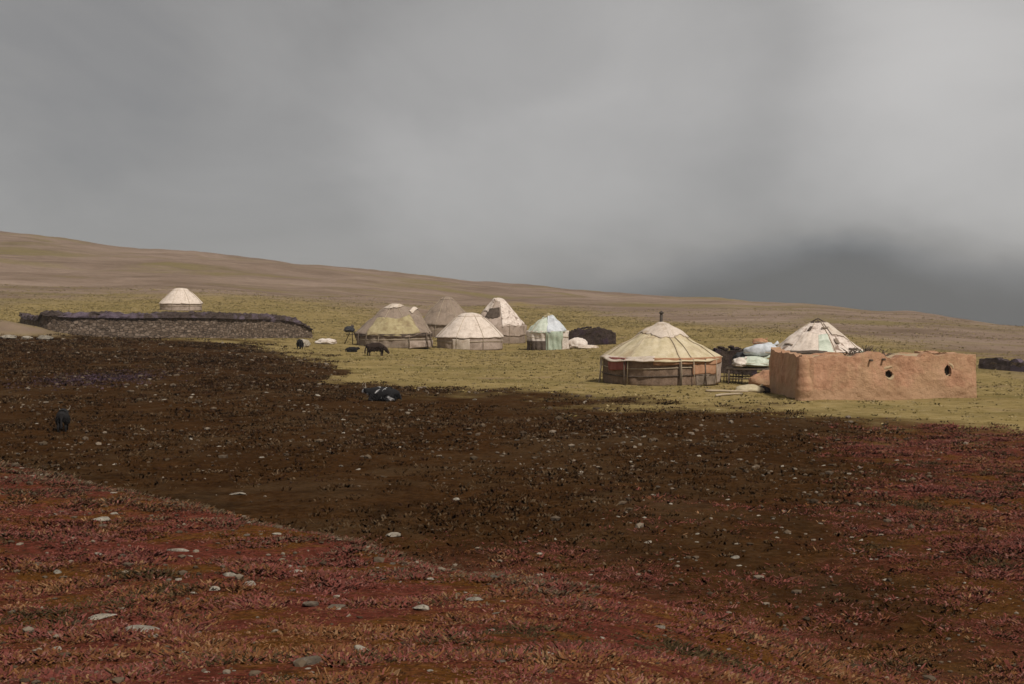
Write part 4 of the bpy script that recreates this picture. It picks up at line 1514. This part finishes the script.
def corral():
    """long dry stone corral wall with dark turf on top"""
    base = [hit(24, 322), hit(48, 330), hit(90, 336), hit(150, 338), hit(215, 338), hit(262, 338), hit(286, 338), hit(300, 338), hit(311, 338)]
    path = [Vector((p[0], p[1], 0)) for p in base]
    top_px = [312, 310.5, 310.5, 311, 311.5, 312.5, 314.5, 320, 329]
    tops = []
    for p, t in zip(base, top_px):
        d = p[1]
        tops.append(max(.3, (EYE - (t - HY) / F * d) - p[2]))
    # dense resample
    n = 330
    seglen = [0]
    for a, b in zip(path, path[1:]):
        seglen.append(seglen[-1] + (b - a).length)
    L_ = seglen[-1]
    ss = np.linspace(0, L_, n)
    X = np.interp(ss, seglen, [p.x for p in path])
    Yv = np.interp(ss, seglen, [p.y for p in path])
    T = np.interp(ss, seglen, tops)
    k = np.ones(19) / 19
    pad = lambda a: np.convolve(np.pad(a, 9, mode='edge'), k, 'valid')
    X, Yv, T = pad(X), pad(Yv), pad(T)
    r = root('corral_wall', float(X[n // 2]), float(Yv[n // 2]), 'long dry stone corral wall capped with dark turf', 'stone wall', sink=0)
    mi = r.matrix_basis.inverted()
    G0 = height(X, Yv)

    def strip(name, lo, hi, th, mat, seed, rag, nz):
        rows = []
        prof = [(-th / 2, lo)] + [(-th / 2 + .12 * q / nz, lo + (hi - lo) * q / nz) for q in range(1, nz + 1)]
        prof += [(0, hi * 1.0)] + [(th / 2 - .12, hi)] + [(th / 2, lo)]
        dx, dy = np.gradient(X), np.gradient(Yv)
        q = np.hypot(dx, dy)
        nx_, ny_ = -dy / q, dx / q            # away from the camera side
        V = []
        for m_, (off, f) in enumerate(prof):
            jit = .13 * fbm(ss * 2.6 + m_ * 7, ss * 0 + m_ * 2.3, seed, 4)
            zz = G0 - .15 + f * T + (rag * fbm(ss * 1.3, ss * 0 + seed, seed + 2, 5) if f > lo + .01 else 0)
            if f > .99:
                zz = zz + .22 * fbm(ss * 2.6 + m_ * .3, ss * 0 + m_, seed + 4, 3)
            V.append(np.stack([X + nx_ * (off + jit), Yv + ny_ * (off + jit), zz], 1))
        m = len(prof)
        V = np.concatenate(V)
        Q = []
        for a in range(m - 1):
            for j in range(n - 1):
                Q.append((a * n + j, a * n + j + 1, (a + 1) * n + j + 1, (a + 1) * n + j))
        V = np.array([mi @ Vector(v) for v in V])
        o = link(name, mesh_np(name, V, Q, False), mat, r)
        bm = bmesh.new()
        bm.from_mesh(o.data)
        bmesh.ops.holes_fill(bm, edges=[e for e in bm.edges if e.is_boundary], sides=0)
        bmesh.ops.recalc_face_normals(bm, faces=bm.faces)
        bm.to_mesh(o.data)
        bm.free()
        return o
    strip('stone_base', 0.0, .84, .9, M['dry_stone'], 5, .05, 6)
    strip('turf_cap', .80, 1.0, 1.12, M['turf'], 9, .10, 3)


corral()


def low_wall(px0, d0, px1, d1, h, label, seed):
    x0, y0, z0 = col_at(px0, d0)
    x1, y1, z1 = col_at(px1, d1)
    r = bpy.data.objects.new('stone_wall', None)
    C.objects.link(r)
    ln = math.hypot(x1 - x0, y1 - y0)
    r.location = (x0, y0, min(z0, z1) - .1)
    r.rotation_euler = (0, 0, math.atan2(y1 - y0, x1 - x0))
    tag(r, label, 'stone wall')
    slab('stones', (0, 0), (ln, 0), lambda u: h, .6, M['dry_stone'], r, int(ln * 6), 6, (), seed, .25, .15)
    slab('turf_cap', (-.02, .02), (ln + .02, .02), lambda u: h + .18, .5, M['turf'], r, int(ln * 6), 6, (), seed + 3, .25, .12)


low_wall(980, 92, 1090, 84, .62, 'low dark stone wall running off beyond the mud house', 3)


def stone_bank():
    for k, (px, d, w_, h, lb) in enumerate([
            (8, 116.2, 1.3, .55, 'pale rounded boulder at the foot of the earth bank, furthest out'),
            (44, 115.5, 1.2, .6, 'pale boulder touching the end of the corral wall'),
            (27, 115.6, .9, .45, 'smaller pale boulder between the other two below the earth bank')]):
        lump('boulder', px, d, (w_, 1.6, h), M['rock'], lb, 'boulder', 'boulders at the end of the corral', 70 + k, .3, 1.9)


stone_bank()
lump('boulder', 303, 119, (1.1, .8, .95), M['rock'], 'light boulder leaning on the low end of the corral wall', 'boulder', None, 77, .25, 2)


# poles and rack
def pole_rack():
    x, y, z = col_at(352, 127)
    r = root('pole_rack', x, y, 'tripod of thin poles beside the brown tent', 'rack', sink=.05)
    for (a, b) in ((-.7, .2), (.55, .3), (.05, -.6)):
        tube('pole', [(a, b, 0), (0, 0, 1.55), (-a * .12, -b * .12, 1.8)], .04, M['wood'], r, 6)
    tube('cross_bar', [(-.55, .05, .9), (.5, .1, .95)], .03, M['wood'], r, 6)


pole_rack()
tied_sack('bundle', 349, 126.4, (.95, .7, .75), M['black_cloth'], 'black bundle hung on the pole tripod beside the brown tent', 'bundle', None, 21, z=col_at(352, 127)[2] + 1.1)


def lying_pole(px0, py0, px1, py1, label):
    a, b = Vector(hit(px0, py0)), Vector(hit(px1, py1))
    c = (a + b) / 2
    n = 7
    pts = []
    for k in range(n):
        p = a.lerp(b, k / (n - 1))
        pts.append((p.x - c.x, p.y - c.y, hz(p.x, p.y) + .06 - c.z))
    o = tube('tent_pole', pts, [.05, .055, .05, .05, .045, .045, .04], M['rope'], None, 7)
    o.location = c
    tag(o, label, 'pole', 'poles lying on the grass')


lying_pole(706, 392, 748, 393, 'long pale pole lying on the grass towards the cream sack')
lying_pole(716, 397, 742, 395, 'shorter pale pole lying just before the long one')


def stone_lean():
    # low dark fence right of the cream tent
    x, y, z = col_at(730, 74)
    r = root('stick_fence', x, y, 'short fence of dark sticks right of the cream tent', 'fence', sink=.05)
    rnd = random.Random(4)
    for k in range(9):
        u = -.62 + k * .155
        tube('stick', [(u, 0, 0), (u + rnd.uniform(-.05, .05), rnd.uniform(-.06, .06), rnd.uniform(.45, .8))], .028, M['wood'], r, 6)
    tube('rail', [(-.68, -.04, .4), (0, -.05, .43), (.7, -.04, .36)], .03, M['wood'], r, 6)


stone_lean()

# ------------------------------------------------------------------ animals


def hide_mat(name, dark, light, thr):
    m, t, b = new_mat(name)
    co = N(t, 'ShaderNodeTexCoord').outputs['Object']
    f = noise(t, 1.5, 3, .5, co, .3)
    c = ramp(t, [(thr, dark), (thr + .04, light)], f)
    c = mixc(t, .6, c, ramp(t, [(.3, (.6, .6, .6)), (.7, (1.3, 1.3, 1.3))], noise(t, 16, 5, .7, co)), 'MULTIPLY')
    L(t, c, b.inputs['Base Color'])
    bump(t, b, noise(t, 30, 4, .7, co), .6, .03)
    return m


M['black_hide'] = hide_mat('black_hide', (.014, .012, .012), (.014, .012, .012), .9)
M['pied_hide'] = hide_mat('pied_hide', (.014, .013, .014), (.55, .54, .54), .535)
M['brown_hide'] = hide_mat('brown_hide', (.028, .016, .011), (.06, .04, .03), .62)
M['horn'] = mottled('horn', [(.16, .13, .1), (.3, .26, .2)], 6, rough=.5)


def skin_body(name, nodes, edges, mat, parent, sub=2):
    me = bpy.data.meshes.new(name)
    me.from_pydata([n[0] for n in nodes], edges, [])
    o = link(name, me, mat, parent)
    m = o.modifiers.new('skin', 'SKIN')
    m.use_smooth_shade = True
    sv = me.skin_vertices[0].data if me.skin_vertices else None
    if sv is None:
        sv = me.attributes.new('skin', 'FLOAT', 'POINT')
    for k, n in enumerate(nodes):
        rr = n[1]
        sv[k].radius = (rr, rr) if isinstance(rr, (int, float)) else rr
        sv[k].use_root = (k == 0)
    s = o.modifiers.new('smooth', 'SUBSURF')
    s.levels = sub
    s.render_levels = sub
    return o


def yak(px, py, label, heading, scale, hide, pose='stand', group='grazing animals of the camp', name='yak'):
    """heading: 0 = facing the viewer's left, pi = right, +pi/2 = away"""
    x, y, z = hit(px, py)
    r = bpy.data.objects.new(name, None)
    C.objects.link(r)
    r.location = (x, y, hz(x, y) - .03)
    r.rotation_euler = (0, 0, PI - heading)
    r.scale = (scale,) * 3
    tag(r, label, 'yak', group)
    # along +X: head in front. standing height about 1.25 at the hump
    lie = pose == 'lie'
    dz = -.42 if lie else 0
    gz = pose == 'graze'
    nodes = [((-.15, 0, .86 + dz), (.30, .36)), ((.32, 0, .90 + dz), (.29, .37)), ((.58, 0, .93 + dz), (.25, .33)),
             ((-.58, 0, .88 + dz), (.27, .31)), ((-.80, 0, .90 + dz), (.17, .2)),
             ((.80, 0, (.72 if gz else .93) + dz), (.17, .2)), ((.98, 0, (.45 if gz else .95) + dz * .8), (.14, .16)),
             ((1.17, 0, (.22 if gz else .82) + dz * .8), (.085, .09)),
             ((-.90, 0, .74 + dz * .8), (.05, .05)), ((-.97, 0, .42 + dz * .6), (.075, .075)), ((-.95, 0, .22 + dz * .25), (.06, .06))]
    edges = [(0, 1), (1, 2), (0, 3), (3, 4), (2, 5), (5, 6), (6, 7), (4, 8), (8, 9), (9, 10)]
    for sy in (-1, 1):
        b = len(nodes)
        st = .07 * sy
        if lie:
            nodes += [((.50, .20 * sy, .38), (.14, .14)), ((.72, .26 * sy, .12), (.08, .08)), ((.46, .30 * sy, .07), (.06, .06))]
            edges += [(2, b), (b, b + 1), (b + 1, b + 2)]
            b = len(nodes)
            nodes += [((-.48, .24 * sy, .36), (.17, .17)), ((-.18, .36 * sy, .14), (.1, .1)), ((-.5, .36 * sy, .07), (.06, .06)), ((-.25, .38 * sy, .05), (.05, .05))]
            edges += [(3, b), (b, b + 1), (b + 1, b + 2), (b + 2, b + 3)]
        else:
            nodes += [((.50, .17 * sy, .62), (.13, .13)), ((.52 + st, .18 * sy, .36), (.075, .075)), ((.50 + st, .18 * sy, .10), (.055, .055)), ((.54 + st, .18 * sy, .03), (.065, .065))]
            edges += [(2, b), (b, b + 1), (b + 1, b + 2), (b + 2, b + 3)]
            b = len(nodes)
            nodes += [((-.58, .18 * sy, .64), (.16, .16)), ((-.50 - st, .19 * sy, .50), (.11, .11)), ((-.68 - st, .18 * sy, .33), (.065, .065)), ((-.64 - st, .18 * sy, .10), (.05, .05)), ((-.60 - st, .18 * sy, .03), (.065, .065))]
            edges += [(3, b), (b, b + 1), (b + 1, b + 2), (b + 2, b + 3), (b + 3, b + 4)]
    skin_body('body', nodes, edges, M[hide], r)
    # shaggy belly hair
    bm = bmesh.new()
    rnd = random.Random(int(px))
    for k in range(170):
        t = rnd.uniform(-.75, .66)
        sy = rnd.choice((-1, 1))
        yy = sy * rnd.uniform(.24, .33) * (1 - .25 * abs(t))
        z0 = .80 + dz + rnd.uniform(-.12, .05)
        z1 = max(.02, (.44 if not lie else .06) + rnd.uniform(-.08, .12))
        add_tube(bm, [(t, yy, z0), (t + rnd.uniform(-.05, .05), yy * 1.1, (z0 + z1) / 2), (t + rnd.uniform(-.08, .08), yy * 1.0, z1)], [.035, .045, .008], 4)
    o = from_bm('belly_hair', bm, M[hide], r)
    o['kind'] = 'stuff'
    hx, hz_ = (.98, .45) if gz else (.98, .95 + dz * .8)
    for sy in (-1, 1):
        tube('horn', [(hx - .02, .08 * sy, hz_ + .10), (hx + .02, .24 * sy, hz_ + .16), (hx + .06, .30 * sy, hz_ + .30), (hx + .02, .27 * sy, hz_ + .40)], [.035, .03, .02, .006], M['horn'], r, 7)
        bm = bmesh.new()
        bmesh.ops.create_icosphere(bm, subdivisions=2, radius=1, matrix=Matrix.Translation((hx - .06, .17 * sy, hz_ + .03)) @ Matrix.Rotation(.5 * sy, 4, 'X') @ Matrix.Diagonal((.04, .10, .035, 1)))
        from_bm('ear', bm, M[hide], r)
    return r


yak(383, 401, 'black and white yak lying on the dark ground below the brown tent', .12, .78, 'pied_hide', 'lie')
yak(376, 356, 'dark brown yak grazing in front of the brown tent', PI - .15, .85, 'brown_hide', 'graze')
yak(63, 431, 'small black yak seen from behind on the dark ground, nearest of all', 1.35, .62, 'black_hide', 'stand')
yak(300, 349, 'small black yak standing at the low end of the corral wall', 1.2, .66, 'black_hide', 'stand')
yak(352, 352, 'black yak lying below the pole tripod beside the brown tent', PI, .55, 'black_hide', 'lie')
